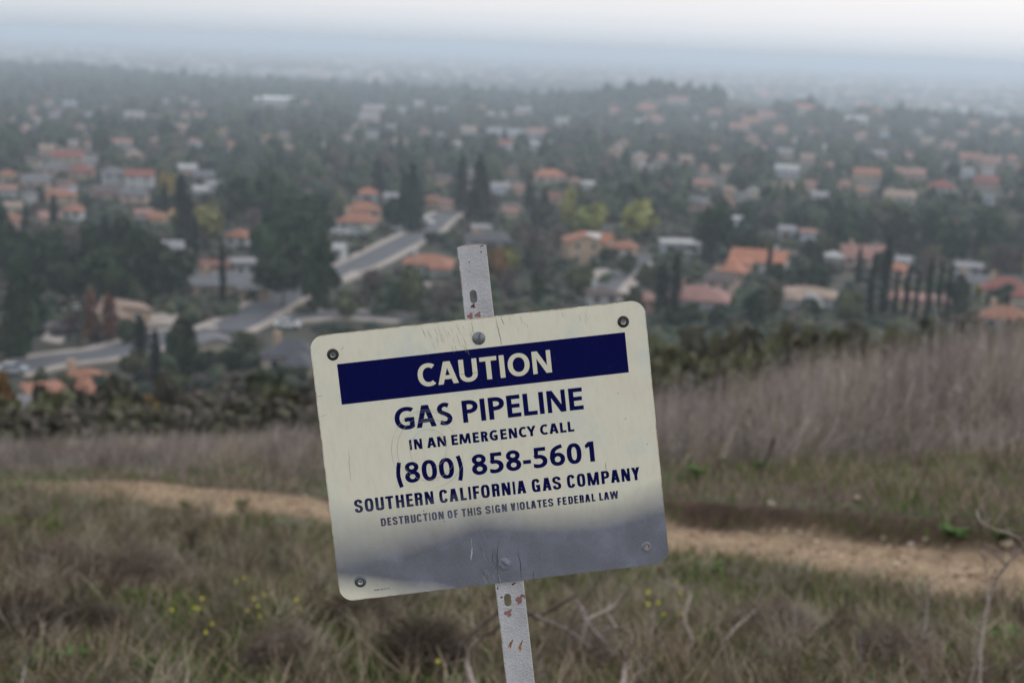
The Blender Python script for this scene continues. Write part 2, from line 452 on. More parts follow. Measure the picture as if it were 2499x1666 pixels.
def crack(pts, w, mi=1, jit=.25, px=True, taper=True):
    q = [SP(*p) for p in pts] if px else pts
    out = []
    for i in range(len(q) - 1):
        for k in range(5):
            t = k / 5; out.append((q[i][0] * (1 - t) + q[i + 1][0] * t + rs.gauss(0, jit), q[i][1] * (1 - t) + q[i + 1][1] * t))
    out.append(q[-1]); n = len(out)
    ws = [w * (max(.15, math.sin(math.pi * (i + .6) / (n + .6))) if taper else 1) for i in range(n)]
    zc[0] += .0000012
    strip(bm, out, ws, zc[0], mi)
crack([(1209, 772), (1214, 797), (1222, 830), (1224, 843)], .9)
crack([(1223, 771), (1227, 785), (1231, 792)], .8)
crack([(1150, 783), (1154, 800), (1158, 822), (1160, 846)], .55)
for k in range(34):
    u0 = rs.uniform(118, 172); v0 = rs.uniform(259, 284)
    ln = rs.uniform(4, 13); crack([(u0, v0), (u0 + ln * .28, v0 - ln)], rs.uniform(.15, .42), jit=.12, px=False)
for k in range(14):
    u0 = rs.uniform(196, 300); v0 = rs.uniform(272, 285); ln = rs.uniform(3, 8)
    crack([(u0, v0), (u0 + ln * .2, v0 - ln)], rs.uniform(.15, .35), 2, jit=.12, px=False)
for k in range(30):       # around the lower part of the post
    u0 = rs.uniform(150, 172); v0 = rs.uniform(4, 75); ln = rs.uniform(5, 14)
    crack([(u0, v0), (u0 + ln * .22, v0 - ln)], rs.uniform(.15, .3), 3 if k % 4 == 0 else 4, jit=.12, px=False)
crack([(1217, 1320), (1214, 1345), (1213, 1380), (1217, 1420)], .7, 4); crack([(1263, 1340), (1270, 1375), (1272, 1415)], .7, 4)
crack([(1301, 1391), (1302, 1411)], .5, 4); crack([(1205, 1340), (1200, 1375)], .45, 4)
for rad in (18, 20.5, 29, 31, 34, 38, 40):  # worn rings scratched round the middle
    for rep in range(2):
        a0 = rs.uniform(0, 360); da = rs.uniform(50, 120)
        pts = [(112 + rad * math.cos(R(a0 + da * i / 14)), 152 + rad * 1.08 * math.sin(R(a0 + da * i / 14))) for i in range(15)]
        n = len(pts); zc[0] += .0000012
        strip(bm, pts, [.32 * max(.2, math.sin(math.pi * (i + .6) / (n + .6))) for i in range(n)], zc[0], 2)
crack([(852, 1090), (852, 1130), (857, 1176)], .4, 2); crack([(773, 968), (787, 964)], .4); crack([(780, 1017), (799, 1010)], .35)
crack([(838, 845), (834, 855)], .45); crack([(1478, 1126), (1478, 1140), (1481, 1148)], .7, 1)
crack([(1150, 1312), (1151, 1330)], .5, 3); crack([(1152, 1332), (1151, 1350), (1149, 1366)], 1.5, 3, jit=.15)
crack([(1222, 1268), (1232, 1262), (1250, 1260)], .5, 3, .3); crack([(1238, 1272), (1246, 1276), (1248, 1266)], .5, 3, .3)
for (x, y, w_) in ((1034, 1244, 1.6), (1084, 1270, 1.5), (1508, 958, .8), (1527, 1020, .9), (1579, 1082, .8)):
    crack([(x - 1.5, y), (x + 1.5, y + 2)], w_, 1, .2)
panel = bm_obj('panel', bm, [M_CREAM, M_CRACK, M_HAIR, M_DRIP, simple('dark_crack', (.05, .05, .06), .2, 300)], sign)
panel.matrix_basis = Matrix.Translation((-.185, foot, .004))

# --- glyphs: every letter is a set of polygons in a box w x h, stem s, bar t
def sup(a, b, th, n):
    c, s_ = math.cos(th), math.sin(th)
    return (a * math.copysign(abs(c) ** (2 / n), c), b * math.copysign(abs(s_) ** (2 / n), s_))
def arc(cx_, cy_, a, b, s, t, a0, a1, n=2.0, k=28, n2=None):
    P = []
    for i in range(k):
        q = []
        for th, (aa, bb, nn_) in ((R(a0 + (a1 - a0) * i / k), (a, b, n)), (R(a0 + (a1 - a0) * (i + 1) / k), (a, b, n)),
                              (R(a0 + (a1 - a0) * (i + 1) / k), (a - s, b - t, n2 or n)), (R(a0 + (a1 - a0) * i / k), (a - s, b - t, n2 or n))):
            x, y = sup(aa, bb, th, nn_); q.append((cx_ + x, cy_ + y))
        P.append(q)
    return [('q', P)]
def bandp(pts, s, t=None):
    """smooth band through centre points, width s"""
    n = len(pts); out = []
    def cr_(p0, p1, p2, p3, u):
        return tuple(.5 * (2 * p1[i] + (-p0[i] + p2[i]) * u + (2 * p0[i] - 5 * p1[i] + 4 * p2[i] - p3[i]) * u * u + (-p0[i] + 3 * p1[i] - 3 * p2[i] + p3[i]) * u ** 3) for i in (0, 1))
    for i in range(n - 1):
        p0 = pts[max(0, i - 1)]; p3 = pts[min(n - 1, i + 2)]
        for k in range(5): out.append(cr_(p0, pts[i], pts[i + 1], p3, k / 5))
    out.append(pts[-1]); m_ = len(out); Ls, Rs = [], []
    for i, (x, y) in enumerate(out):
        a = out[max(0, i - 1)]; b = out[min(m_ - 1, i + 1)]; dx, dy = b[0] - a[0], b[1] - a[1]; l = math.hypot(dx, dy)
        # stems are heavier than bars
        w = (s * abs(dy / l) ** 2 + (t or s) * abs(dx / l) ** 2) / 2
        Ls.append((x - dy / l * w, y + dx / l * w)); Rs.append((x + dy / l * w, y - dx / l * w))
    return [('q', [[Rs[i], Rs[i + 1], Ls[i + 1], Ls[i]] for i in range(m_ - 1)])]
def rect(x0, y0, x1, y1): return [('p', [(x0, y0), (x1, y0), (x1, y1), (x0, y1)])]
def poly(*p): return [('p', list(p))]
def glyph(ch, w, h, s, t, cond):
    n = 2.9 if cond else 2.15
    o = .012 * h                                   # overshoot of round letters
    if ch == 'I': return rect(0, 0, w, h)
    if ch == 'L': return poly((0, 0), (w, 0), (w, t), (s, t), (s, h), (0, h))
    if ch == 'T': return poly((w / 2 - s / 2, 0), (w / 2 + s / 2, 0), (w / 2 + s / 2, h - t), (w, h - t), (w, h), (0, h), (0, h - t), (w / 2 - s / 2, h - t))
    if ch == 'E': return poly((0, 0), (w, 0), (w, t), (s, t), (s, h / 2 - t * .42), (w * .93, h / 2 - t * .42), (w * .93, h / 2 + t * .55), (s, h / 2 + t * .55), (s, h - t), (w * .98, h - t), (w * .98, h), (0, h))
    if ch == 'F': return poly((0, 0), (s, 0), (s, h / 2 - t * .6), (w * .92, h / 2 - t * .6), (w * .92, h / 2 + t * .4), (s, h / 2 + t * .4), (s, h - t), (w, h - t), (w, h), (0, h))
    if ch == 'H': return rect(0, 0, s, h) + rect(w - s, 0, w, h) + rect(s * .5, h / 2 - t * .45, w - s * .5, h / 2 + t * .55)
    if ch == 'N':
        q = s * .88
        return rect(0, 0, q, h) + rect(w - q, 0, w, h) + poly((0, h), (s * 1.12, h), (w, 0), (w - s * 1.12, 0))
    if ch == 'M':
        c = w / 2
        if cond: return rect(0, 0, s * .9, h) + rect(w - s * .9, 0, w, h) + poly((0, h), (s * 1.15, h), (c + s * .42, 0), (c - s * .42, 0)) + poly((w, h), (w - s * 1.15, h), (c - s * .42, 0), (c + s * .42, 0))
        return poly((0, 0), (s * .85, 0), (s * 1.15, h), (s * .25, h)) + poly((w, 0), (w - s * .85, 0), (w - s * 1.15, h), (w - s * .25, h)) + \
            poly((s * .25, h), (s * 1.4, h), (c + s * .42, h * .06), (c - s * .42, h * .06)) + poly((w - s * .25, h), (w - s * 1.4, h), (c - s * .42, h * .06), (c + s * .42, h * .06))
    if ch in 'AV':
        c = w / 2; ap = s * .68; k = s * 1.06
        P = poly((0, 0), (k, 0), (c - ap + k * 1.02, h), (c - ap, h)) + poly((w, 0), (w - k, 0), (c + ap - k * 1.02, h), (c + ap, h))
        if ch == 'A':
            y0, y1 = h * .215, h * .215 + t * .95
            x = lambda y: (c - ap) * y / h + k * .5
            return P + poly((x(y0), y0), (w - x(y0), y0), (w - x(y1), y1), (x(y1), y1))
        return [(a, [(x_, h - y_) for x_, y_ in b]) for a, b in P]
    if ch == 'W':
        k = s * .95; q = w / 4; a2 = s * .52; P = []
        for (xt, xb) in ((k / 2, q), (w / 2, q), (w / 2, 3 * q), (w - k / 2, 3 * q)):
            P += poly((xb - a2, 0), (xb + a2, 0), (xt + k / 2, h), (xt - k / 2, h))
        return P
    if ch == 'Y':
        c = w / 2; y0 = h * .40; k = s * 1.1
        return rect(c - s / 2, 0, c + s / 2, y0 + t * .3) + poly((0, h), (k, h), (c + s / 2, y0), (c - s / 2, y0)) + poly((w, h), (w - k, h), (c - s / 2, y0), (c + s / 2, y0))
    if ch == 'U':
        r = h * (.36 if not cond else .28)
        return rect(0, r, s, h) + rect(w - s, r, w, h) + arc(w / 2, r - o, w / 2, r, s, t, 180, 360, n)
    if ch in 'O0':
        return arc(w / 2, h / 2, w / 2, h / 2 + o, s, t, 0, 360, n if ch == 'O' or cond else 2.35, 40)
    if ch in 'CG':
        if cond: P = arc(w / 2, h / 2, w / 2, h / 2 + o, s, t, 22, 338 if ch == 'C' else 352, n, 34)
        else:
            a = w * .62; P = arc(a, h / 2, a, h / 2 + o, s, t, 52, 308 if ch == 'C' else 300, n, 34)
        if ch == 'G': P += rect(w - s, h * (.07 if not cond else .0), w, h * .53) + rect(w * .50, h * .53 - t, w - s * .5, h * .53)
        return P
    if ch == 'S':
        X = lambda u: s / 2 + (w - s) * u
        Yy = lambda v: t / 2 - o + (h - t + 2 * o) * v
        pt = [(.93, .93), (.55, 1.0), (.16, .93), (.0, .76), (.16, .61), (.52, .51), (.87, .39), (1.0, .22), (.83, .06), (.42, .0), (.0, .075)]
        if cond: pt = [(.98, .74), (.9, .93), (.5, 1.0), (.1, .93), (.0, .76), (.12, .62), (.5, .51), (.88, .40), (1.0, .24), (.9, .07), (.5, 0), (.1, .07), (.02, .27)]
        return bandp([(X(a), Yy(b)) for a, b in pt], s, t)
    if ch in 'PRD':
        lo = 0 if ch == 'D' else h * (.40 if ch == 'P' else .44)
        b = (h - lo) / 2; xc = w * (.42 if ch != 'D' else .36)
        if cond: xc = w * .55
        ww = w if ch != 'R' else w * (.93 if not cond else .97)
        P = rect(0, 0, s, h) + rect(s * .5, h - t, xc + .001 * w, h) + rect(s * .5, lo, xc + .001 * w, lo + t) + arc(xc, lo + b, ww - xc, b, s, t, -90, 90, 2.1 if not cond else 2.4, 20)
        if ch == 'R':
            if cond: P += rect(w * .94 - s, 0, w * .94, lo + t * .5)
            else: P += poly((w - s * 1.2, 0), (w, 0), (w * .60 + s * .35, lo + t * .5), (w * .60 - s * .62, lo + t * .5))
        return P
    if ch == '8':
        return arc(w / 2, h * .745, w * .455, h * .265, s * .93, t * .92, 0, 360, 2.05, 32) + arc(w / 2, h * .285, w * .5, h * .297, s, t * .98, 0, 360, 2.05, 36)
    if ch == '5':
        return poly((w * .10, h * .47), (w * .10 + s * .85, h * .56), (w * .13 + s * .85, h - t), (w * .92, h - t), (w * .92, h), (w * .13, h)) + \
            arc(w * .36, h * .315, w * .64, h * .33, s, t, -112, 118, 2.15, 30) + poly((w * .02, h * .035), (w * .36, -h * .013), (w * .36, -h * .013 + t), (w * .02, h * .035 + t))
    if ch == '6':
        return arc(w * .51, h * .315, w * .49, h * .327, s * .95, t, 0, 360, 2.1, 36) + \
            bandp([(s * .5, h * .33), (s * .56, h * .52), (w * .27, h * .75), (w * .5, h * .88), (w * .84, h * .955)], s * 1.0, t * .98)
    if ch == '1':
        x1 = w
        return rect(x1 - s, 0, x1, h) + poly((0, h * .84), (w * .08, h * .68), (x1 - s * .6, h * .80), (x1 - s * .6, h), (x1 - s * 1.15, h))
    if ch in '()':
        pt = [(w - s * .4, h * 1.045), (s * .62, h * .78), (s * .45, h * .43), (s * .62, h * .10), (w - s * .4, -h * .175)]
        if ch == ')': pt = [(w - a, b) for a, b in pt][::-1]
        return bandp(pt, s * .86)
    if ch == '-': return rect(0, h * .265, w, h * .265 + t)
    return []
LINES = [
 ('lettering_caution', M_KNOCK, 219.95, 24.0, .218, .185, False, .00012, [('C',108.61,126.87),('A',129.25,150.94),('U',152.59,171.85),('T',174.91,193.00),('I',195.69,200.95),('O',204.40,227.55),('N',230.61,250.55)]),
 ('lettering_gas_pipeline', M_TEXT, 176.7, 23.7, .222, .185, False, .00009, [('G',79.23,99.91),('A',101.50,122.78),('S',124.63,140.18),('P',151.25,168.01),('I',170.44,175.72),('P',179.21,196.18),('E',198.85,213.47),('L',216.28,230.89),('I',233.25,238.38),('N',241.89,261.65),('E',265.30,280.38)]),
 ('lettering_in_an_emergency_call', M_TEXT, 154.25, 11.0, .265, .21, False, .00009, [('I',91.59,94.10),('N',96.60,105.21),('A',110.20,119.99),('N',121.41,130.70),('E',136.45,143.25),('M',144.75,156.92),('E',159.23,165.89),('R',168.04,175.79),('G',177.19,185.79),('E',188.81,195.66),('N',197.80,206.62),('C',208.60,216.71),('Y',217.0,227.05),('C',231.36,239.74),('A',241.16,251.02),('L',252.76,259.45),('L',261.12,267.91)]),
 ('lettering_phone_number', M_TEXT, 119.45, 21.9, .232, .185, False, .00009, [('(',74.16,80.74),('8',83.35,99.36),('0',101.54,117.71),('0',119.93,135.94),(')',139.0,145.71),('8',154.85,171.24),('5',173.55,188.77),('8',191.39,207.71),('-',209.74,218.26),('5',220.47,235.90),('6',238.74,254.93),('0',257.19,272.96),('1',277.07,286.71)]),
 ('lettering_company_name', M_TEXT, 93.9, 13.95, .235, .18, True, .00009, [('S',26.4,35.27),('O',37.41,46.71),('U',48.85,57.89),('T',59.73,68.16),('H',70.63,79.4),('E',81.73,88.95),('R',90.83,99.44),('N',101.62,110.83),('C',117.01,126.06),('A',127.62,136.95),('L',139.44,145.95),('I',148.26,150.88),('F',153.12,160.07),('O',161.80,171.05),('R',173.55,181.99),('N',184.10,193.25),('I',195.89,198.45),('A',200.40,209.91),('G',216.34,225.27),('A',227.68,237.30),('S',238.70,247.88),('C',254.36,263.05),('O',265.15,274.16),('M',276.50,288.87),('P',291.55,300.20),('A',301.64,311.16),('N',313.30,322.47),('Y',324.27,333.22)]),
 ('lettering_federal_law', M_TEXT, 76.35, 8.5, .245, .19, True, .00009, [('D',52.29,57.87),('E',59.20,63.31),('S',64.77,70.12),('T',71.40,76.48),('R',77.73,82.76),('U',84.28,89.55),('C',90.57,96.04),('T',97.46,102.53),('I',103.87,105.33),('O',106.76,112.29),('N',113.89,119.62),('O',123.55,128.94),('F',130.69,134.80),('T',138.76,143.64),('H',144.97,150.37),('I',151.96,153.41),('S',154.66,160.04),('S',164.20,169.83),('I',171.50,173.02),('G',174.79,180.07),('N',182.00,187.43),('V',191.46,196.72),('I',198.51,199.98),('O',201.16,206.77),('L',208.42,212.35),('A',213.23,218.75),('T',220.08,225.21),('E',226.33,230.56),('S',231.84,237.43),('F',242.00,245.97),('E',247.55,251.78),('D',253.71,258.85),('E',260.01,264.29),('R',265.89,270.73),('A',271.80,277.37),('L',278.95,282.90),('L',287.16,291.36),('A',292.14,297.87),('W',298.89,307.77)]),
]
def lettering(name, mat, base, cap, sr, tr_, cond, z, gl, skew=0.0):
    bm = bmesh.new(); zz = z
    for ch, u0, u1 in gl:
        for kind, P in glyph(ch, u1 - u0, cap, cap * sr, cap * tr_, cond):
            zz = z + (zz - z + .000004) % .00006
            for q in (P if kind == 'q' else [P]):
                vs = [bm.verts.new(((u0 + x + skew * y) / 1000, (base + y) / 1000, zz)) for x, y in q]
                try: bm.faces.new(vs)
                except ValueError: pass
    bmesh.ops.recalc_face_normals(bm, faces=bm.faces[:])
    for f_ in bm.faces:
        if f_.normal.z < 0: f_.normal_flip()
    bmesh.ops.triangulate(bm, faces=[f_ for f_ in bm.faces if len(f_.verts) > 4])
    return bm_obj(name, bm, [mat], panel)
for a in LINES: lettering(*a)
lettering('small_print', simple('faded_ink', (.10, .10, .13), .1), 7.6, 1.55, .2, .2, False, .00009,
          [('1', 36.6, 37.3), ('0', 37.6, 38.7), ('0', 38.9, 40), ('8', 40.2, 41.3), ('6', 41.5, 42.5), ('1', 42.7, 43.4), ('W', 44.6, 46.4), ('P', 47.8, 48.8), ('S', 49, 50), ('R', 51.2, 52.2), ('1', 52.5, 53.2)])
bm = bmesh.new(); bq = [(25.75, 210.6), (332.15, 210.6), (332.05, 253.75), (25.75, 253.75)]
bm.faces.new([bm.verts.new((x / 1000, y / 1000, .00007)) for x, y in bq])
band = bm_obj('header_band', bm, [M_BAND], panel)

# --- grommets (rolled eyelets) and slotted dome bolts
def lathe(prof, n=32, cap=False):
    v, f = [], []
    for r, z in prof:
        for k in range(n): a = 2 * math.pi * k / n; v.append((r * math.cos(a), r * math.sin(a), z))
    for i in range(len(prof) - 1):
        for k in range(n):
            a, b = i * n + k, i * n + (k + 1) % n; f.append((a, b, b + n, a + n))
    if cap: f.append(tuple((len(prof) - 1) * n + k for k in range(n)))
    return v, f
def metal(name, c, rough, met=1.0, sc=200):
    m = N(name); f = m.noise(sc, 4, .6)
    m.color(m.ramp(f, [(.3, tuple(x * .7 for x in c)), (.7, tuple(min(1, x * 1.2) for x in c))])); m.set(Roughness=rough, Metallic=met)
    m.bump(f, .25, .0004); return m.m
M_DARKM = metal('dark_bronze', (.05, .048, .045), .42, .8)
M_STEEL = metal('blued_steel', (.12, .14, .17), .35, .8)
M_GPAINT = metal('grey_painted_metal', (.20, .21, .25), .5, .0)
M_BOLT = metal('weathered_bolt', (.20, .21, .23), .45, .6)
tor = [(3.0, -1.6), (2.75, -.4), (2.85, .3), (3.2, .95), (3.9, 1.25), (4.8, 1.2), (5.8, .85), (6.5, .35), (6.75, .06)]
inner = [(2.7, -1.9), (2.6, .0), (2.75, .5), (3.05, .9), (2.95, .5), (2.9, -1.9)]
M_RIMM = metal('bright_eyelet_throat', (.45, .46, .46), .3, .9)
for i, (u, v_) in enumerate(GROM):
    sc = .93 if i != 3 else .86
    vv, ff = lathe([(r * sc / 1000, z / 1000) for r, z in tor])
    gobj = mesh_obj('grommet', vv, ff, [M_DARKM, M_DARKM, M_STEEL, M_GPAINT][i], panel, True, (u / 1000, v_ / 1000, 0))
    gobj.data.flip_normals() if False else None
    vv, ff = lathe([(r * sc / 1000, z / 1000 + .0002) for r, z in inner])
    mesh_obj('throat', vv, ff, M_RIMM if i != 3 else M_GPAINT, panel, True, (u / 1000, v_ / 1000, 0))
def bolt(u, v_, rot, mat, r=6.9):
    b = sign_bolt = bpy.data.objects.new('bolt', None)
    # one mesh: dome with a milled slot
    vv, ff = [], []
    n = 40; rings_ = 9
    for i in range(rings_ + 1):
        rr = r * i / rings_
        for k in range(n):
            a = 2 * math.pi * k / n; x, y = rr * math.cos(a), rr * math.sin(a)
            z = 3.4 * math.sqrt(max(0, 1 - (rr / (r * 1.07)) ** 2)) - .9
            vv.append((x, y, z))
    vv.append((0, 0, 2.5)); c = len(vv) - 1
    for i in range(rings_):
        for k in range(n):
            a, b_ = i * n + k, i * n + (k + 1) % n; ff.append((a, b_, b_ + n, a + n))
    bmx = bmesh.new()
    V = [bmx.verts.new(q) for q in vv[:-1]]
    for q in ff:
        try: bmx.faces.new([V[k] for k in q])
        except ValueError: pass
    bmesh.ops.remove_doubles(bmx, verts=bmx.verts[:], dist=1e-4)
    for off in (-.62, .62, -.75, .75):
        bmesh.ops.bisect_plane(bmx, geom=bmx.verts[:] + bmx.edges[:] + bmx.faces[:], plane_co=(0, off, 0), plane_no=(0, 1, 0))
    for q in bmx.verts:
        if abs(q.co.y) < .66 and math.hypot(q.co.x, q.co.y) < r * .96: q.co.z = min(q.co.z, 1.0 - .15)
    for q in bmx.verts: q.co = q.co / 1000
    bmesh.ops.recalc_face_normals(bmx, faces=bmx.faces[:])
    if sum(f_.normal.z for f_ in bmx.faces) < 0:
        bmesh.ops.reverse_faces(bmx, faces=bmx.faces[:])
    o = bm_obj('bolt', bmx, [mat], panel, False)
    o.location = (u / 1000, v_ / 1000, 0.0); o.rotation_euler = (0, 0, R(rot))
    bpy.data.objects.remove(sign_bolt)
    return o
bolt(176.9, 264.4, 70, M_BOLT); bolt(178.3, 20.2, -48, M_GPAINT)

# --- post: painted steel strip with slots, slightly dished, rusting
def bend(co):
    x = (co.x * 1000 - 180.7) / 15.3
    return Vector((co.x + .0000038 * 1000 * (.16 - co.y) * 1.15, co.y, co.z - .0016 - .0042 * (1 - x * x)))
def slot(cx_, y0, y1, r, n=8):
    p = []
    for k in range(n + 1): a = R(180 * k / n); p.append((cx_ + r * math.cos(a), y1 - r + r * math.sin(a)))
    for k in range(n + 1): a = R(180 + 180 * k / n); p.append((cx_ + r * math.cos(a), y0 + r + r * math.sin(a)))
    return p
top = [(165.4 + 30.6 * k / 16, 361.6 + 2.2 * math.sin(math.pi * (k / 16) ** .8)) for k in range(17)]
pl = [(165.4, -foot * 1000 - 220), (196.0, -foot * 1000 - 220)] + top[::-1]
slots = [slot(176.9 - .2 * 0, 301.2, 315.7, 3.75), slot(177.6 - .5, -29.2, -14.2, 3.9)] + [slot(177, -29 - 330 * k, -14 - 330 * k, 3.9) for k in range(1, int(foot * 1000 / 330) + 1)]
mm = lambda lp: [(x / 1000, y / 1000) for x, y in lp]
bm = plate([mm(pl)] + [mm(q) for q in slots], -.0022, 0, [((x / 1000, 0, 0), (1, 0, 0)) for x in (168, 171, 174.5, 177.5, 181, 184.5, 188, 191.5, 194, 195.35)], bend)
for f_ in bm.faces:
    if f_.calc_center_median().x > .19505 + .00437 * (.16 - f_.calc_center_median().y) + .0003: f_.material_index = 4  # right rim gets a near-white strip: its light-catching highlight painted as colour
def patch(px, py, rx, ry, rot, mi, seed, n=26, z=.00012):
    """ragged flake of missing paint"""
    q = random.Random(seed); u, v_ = SP(px, py, -.004); cs, sn = math.cos(R(rot)), math.sin(R(rot))
    pts = []
    for k in range(n):
        a = 2 * math.pi * k / n; rr = 1 + .28 * math.sin(3 * a + seed) + q.uniform(-.25, .22)
        x, y = rx * rr * math.cos(a), ry * rr * math.sin(a)
        X, Y = u + x * cs - y * sn, v_ + x * sn + y * cs
        pts.append(X)
        pts.append(Y)
    P2 = [(min(195.6, max(165.7, pts[2 * k])), pts[2 * k + 1]) for k in range(n)]
    f_ = bm.faces.new([bm.verts.new(bend(Vector((x / 1000, y / 1000, z)))) for x, y in P2]); f_.material_index = mi
patch(1156, 747, 2.3, 1.9, 20, 1, 5); patch(1149, 771, 3.6, 3.0, 80, 2, 9); patch(1168, 768, 3.6, 2.6, 30, 2, 12); patch(1178, 600, 2.0, .6, 10, 1, 3)
patch(1176, 615, 1.2, .6, 50, 1, 4); patch(1147, 640, 1.4, .5, 110, 1, 6, 12); patch(1148, 662, .8, .7, 0, 3, 8, 12); patch(1189, 622, .5, .5, 0, 1, 2, 9)
patch(1266, 1462, 6.4, 3.0, 55, 2, 21); patch(1278, 1452, 2.4, 1.1, 80, 1, 22); patch(1239, 1496, 4.3, 3.8, 10, 2, 31); patch(1252, 1425, 2.5, .9, 30, 1, 33)
patch(1222, 1457, 1.4, 1.0, 0, 1, 34); patch(1213, 1434, .7, 1.9, 0, 1, 35); patch(1244, 1572, 1.7, 4.9, -32, 3, 41); patch(1268, 1577, 1.6, 6.0, -18, 3, 42)
patch(1244, 1570, .7, 1.9, -30, 1, 43, 14, .0002); patch(1269, 1570, .55, 1.3, -20, 1, 44, 14, .0002); patch(1289, 1527, .9, 1.0, 0, 3, 45, 10); patch(1303, 1655, .8, .8, 0, 3, 47, 10)
m = N('post_paint')
nb = m.noise(330, 4, .65, m.mapping((1, 1.5, 1))); nl = m.noise(40, 4, .6)
c = m.ramp(nl, [(.3, (.52, .51, .53)), (.7, (.66, .65, .67))])
c = m.mix(m.ramp(m.noise(450, 4, .75), [(.66, 0.0), (.72, .8)]), c, (.14, .09, .08))
sp = m.n.new('ShaderNodeSeparateXYZ'); m.l.new(m.coord(), sp.inputs[0])
e = m.math('SUBTRACT', m.math('ADD', sp.outputs[0], m.math('MULTIPLY', m.math('SUBTRACT', sp.outputs[1], .16), .00437)), .1654)
ef = m.math('MULTIPLY', m.math('SUBTRACT', 1.0, m.math('MULTIPLY', e, 1 / .0016), clamp=True), m.ramp(m.noise(70, 4, .7), [(.45, 0.0), (.6, .9)]))
c = m.mix(ef, c, (.22, .10, .05))
tf = m.math('MULTIPLY', m.math('MULTIPLY_ADD', m.math('SUBTRACT', sp.outputs[1], .3612), 1 / .003, 0.0, clamp=True), .8)
c = m.mix(tf, c, (.34, .17, .08))
m.color(c); m.set(Roughness=.5); m.bump(nb, 1.0, .0028)
M_POST = m.m
M_RUSTD = simple('dark_rust', (.10, .035, .022), .4, 900); M_PRIM = simple('red_primer', (.27, .15, .135), .3, 700); M_RUSTO = simple('orange_rust', (.34, .19, .085), .35, 700)
post = bm_obj('post', bm, [M_POST, M_RUSTD, M_PRIM, M_RUSTO, simple('edge_highlight', (.80, .77, .72), .15, 300, .35)], sign)
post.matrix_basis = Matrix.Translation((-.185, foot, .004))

# ================================================================== VALLEY
REG = []          # things waiting for a label: (object, description, px, py, category, group)
LAND = []         # landmarks others are described by: (short name, px, py)
HBOX = []         # picture areas of houses, kept free of filler trees
def pxm(Y): return Y / FPX
# --- streets: asphalt with kerbed concrete pavements, draped on the terrain
M_ASPH = simple('asphalt', (.105, .105, .115), .15, .15, .9)
M_PAVE = simple('pavement_concrete', (.36, .31, .27), .2, .3, .9)
def resample(P, step):
    P = np.array(P, float); d = np.r_[0, np.cumsum(np.hypot(*(np.diff(P[:, :2], axis=0).T)))]
    n = max(3, int(d[-1] / step)); q = np.linspace(0, d[-1], n)
    return np.stack([np.interp(q, d, P[:, 0]), np.interp(q, d, P[:, 1])], 1)
def smooth(P, k=2):
    for _ in range(k):
        Q = [P[0]]
        for a, b in zip(P[:-1], P[1:]): Q += [a * .75 + b * .25, a * .25 + b * .75]
        Q.append(P[-1]); P = np.array(Q)
    return P
def ribbon(name, P, off0, off1, h, mat, thick=0.0):
    n = len(P); tn = np.gradient(P, axis=0); tn /= np.linalg.norm(tn, axis=1)[:, None] + 1e-9
    nn = np.stack([-tn[:, 1], tn[:, 0]], 1)
    mid = TT(P[:, 0], P[:, 1])
    A_ = P + nn * off0; B_ = P + nn * off1
    za, zb = TT(A_[:, 0], A_[:, 1]), TT(B_[:, 0], B_[:, 1]); zc_ = np.maximum(np.maximum(za, zb), mid) + h
    v = np.concatenate([np.c_[A_, zc_], np.c_[B_, zc_], np.c_[A_, zc_ - .6], np.c_[B_, zc_ - .6]])
    f = []
    for i in range(n - 1):
        f += [(i, i + 1, n + i + 1, n + i), (i + 1, i, 2 * n + i, 2 * n + i + 1), (n + i, n + i + 1, 3 * n + i + 1, 3 * n + i)]
    return tag(mesh_obj(name, v, f, mat), kind='structure')
def street(pix, width, pave=2.0, pl=True, pr=True):
    P = np.array([ground(x, y, 60)[:2] for x, y in pix]); P = smooth(P); P = resample(P, 3.0)
    ribbon('road', P, -width / 2, width / 2, .12, M_ASPH)
    if pl: ribbon('pavement', P, width / 2 + .02, width / 2 + pave, .27, M_PAVE)
    if pr: ribbon('pavement', P, -width / 2 - pave, -width / 2 - .02, .27, M_PAVE)
    return P
street([(540, 812), (612, 775), (690, 727), (760, 692), (860, 655), (935, 618), (990, 590), (1045, 562), (1062, 540), (1100, 520)], 7.4, 2.0)
street([(0, 915), (80, 893), (150, 878), (230, 873), (330, 852), (430, 815), (520, 815)], 7.5, 2.0)
street([(700, 778), (800, 768), (900, 770), (1000, 778)], 6.0, 2.5)
street([(1440, 745), (1475, 705), (1505, 672), (1548, 648), (1570, 622)], 6.0, 3.0)
def slab(name, pts, mat, h=.2):
    P = [ground(x, y, 60) for x, y in pts]; z = max(p[2] for p in P) + h
    n = len(P); v = [(p[0], p[1], z) for p in P] + [(p[0], p[1], z - 1.2) for p in P]
    f = [tuple(range(n))] + [(i, n + i, n + (i + 1) % n, (i + 1) % n) for i in range(n)]
    return tag(mesh_obj(name, v, f, mat), kind='structure')
slab('driveway', [(1030, 712), (1100, 712), (1092, 686), (1036, 686)], M_PAVE, .3)
slab('driveway', [(793, 702), (850, 690), (905, 668), (860, 668)], M_PAVE, .3)
slab('driveway', [(345, 800), (440, 792), (430, 762), (350, 766)], M_PAVE, .3)
slab('driveway', [(100, 836), (150, 842), (165, 815), (118, 812)], M_PAVE, .3)

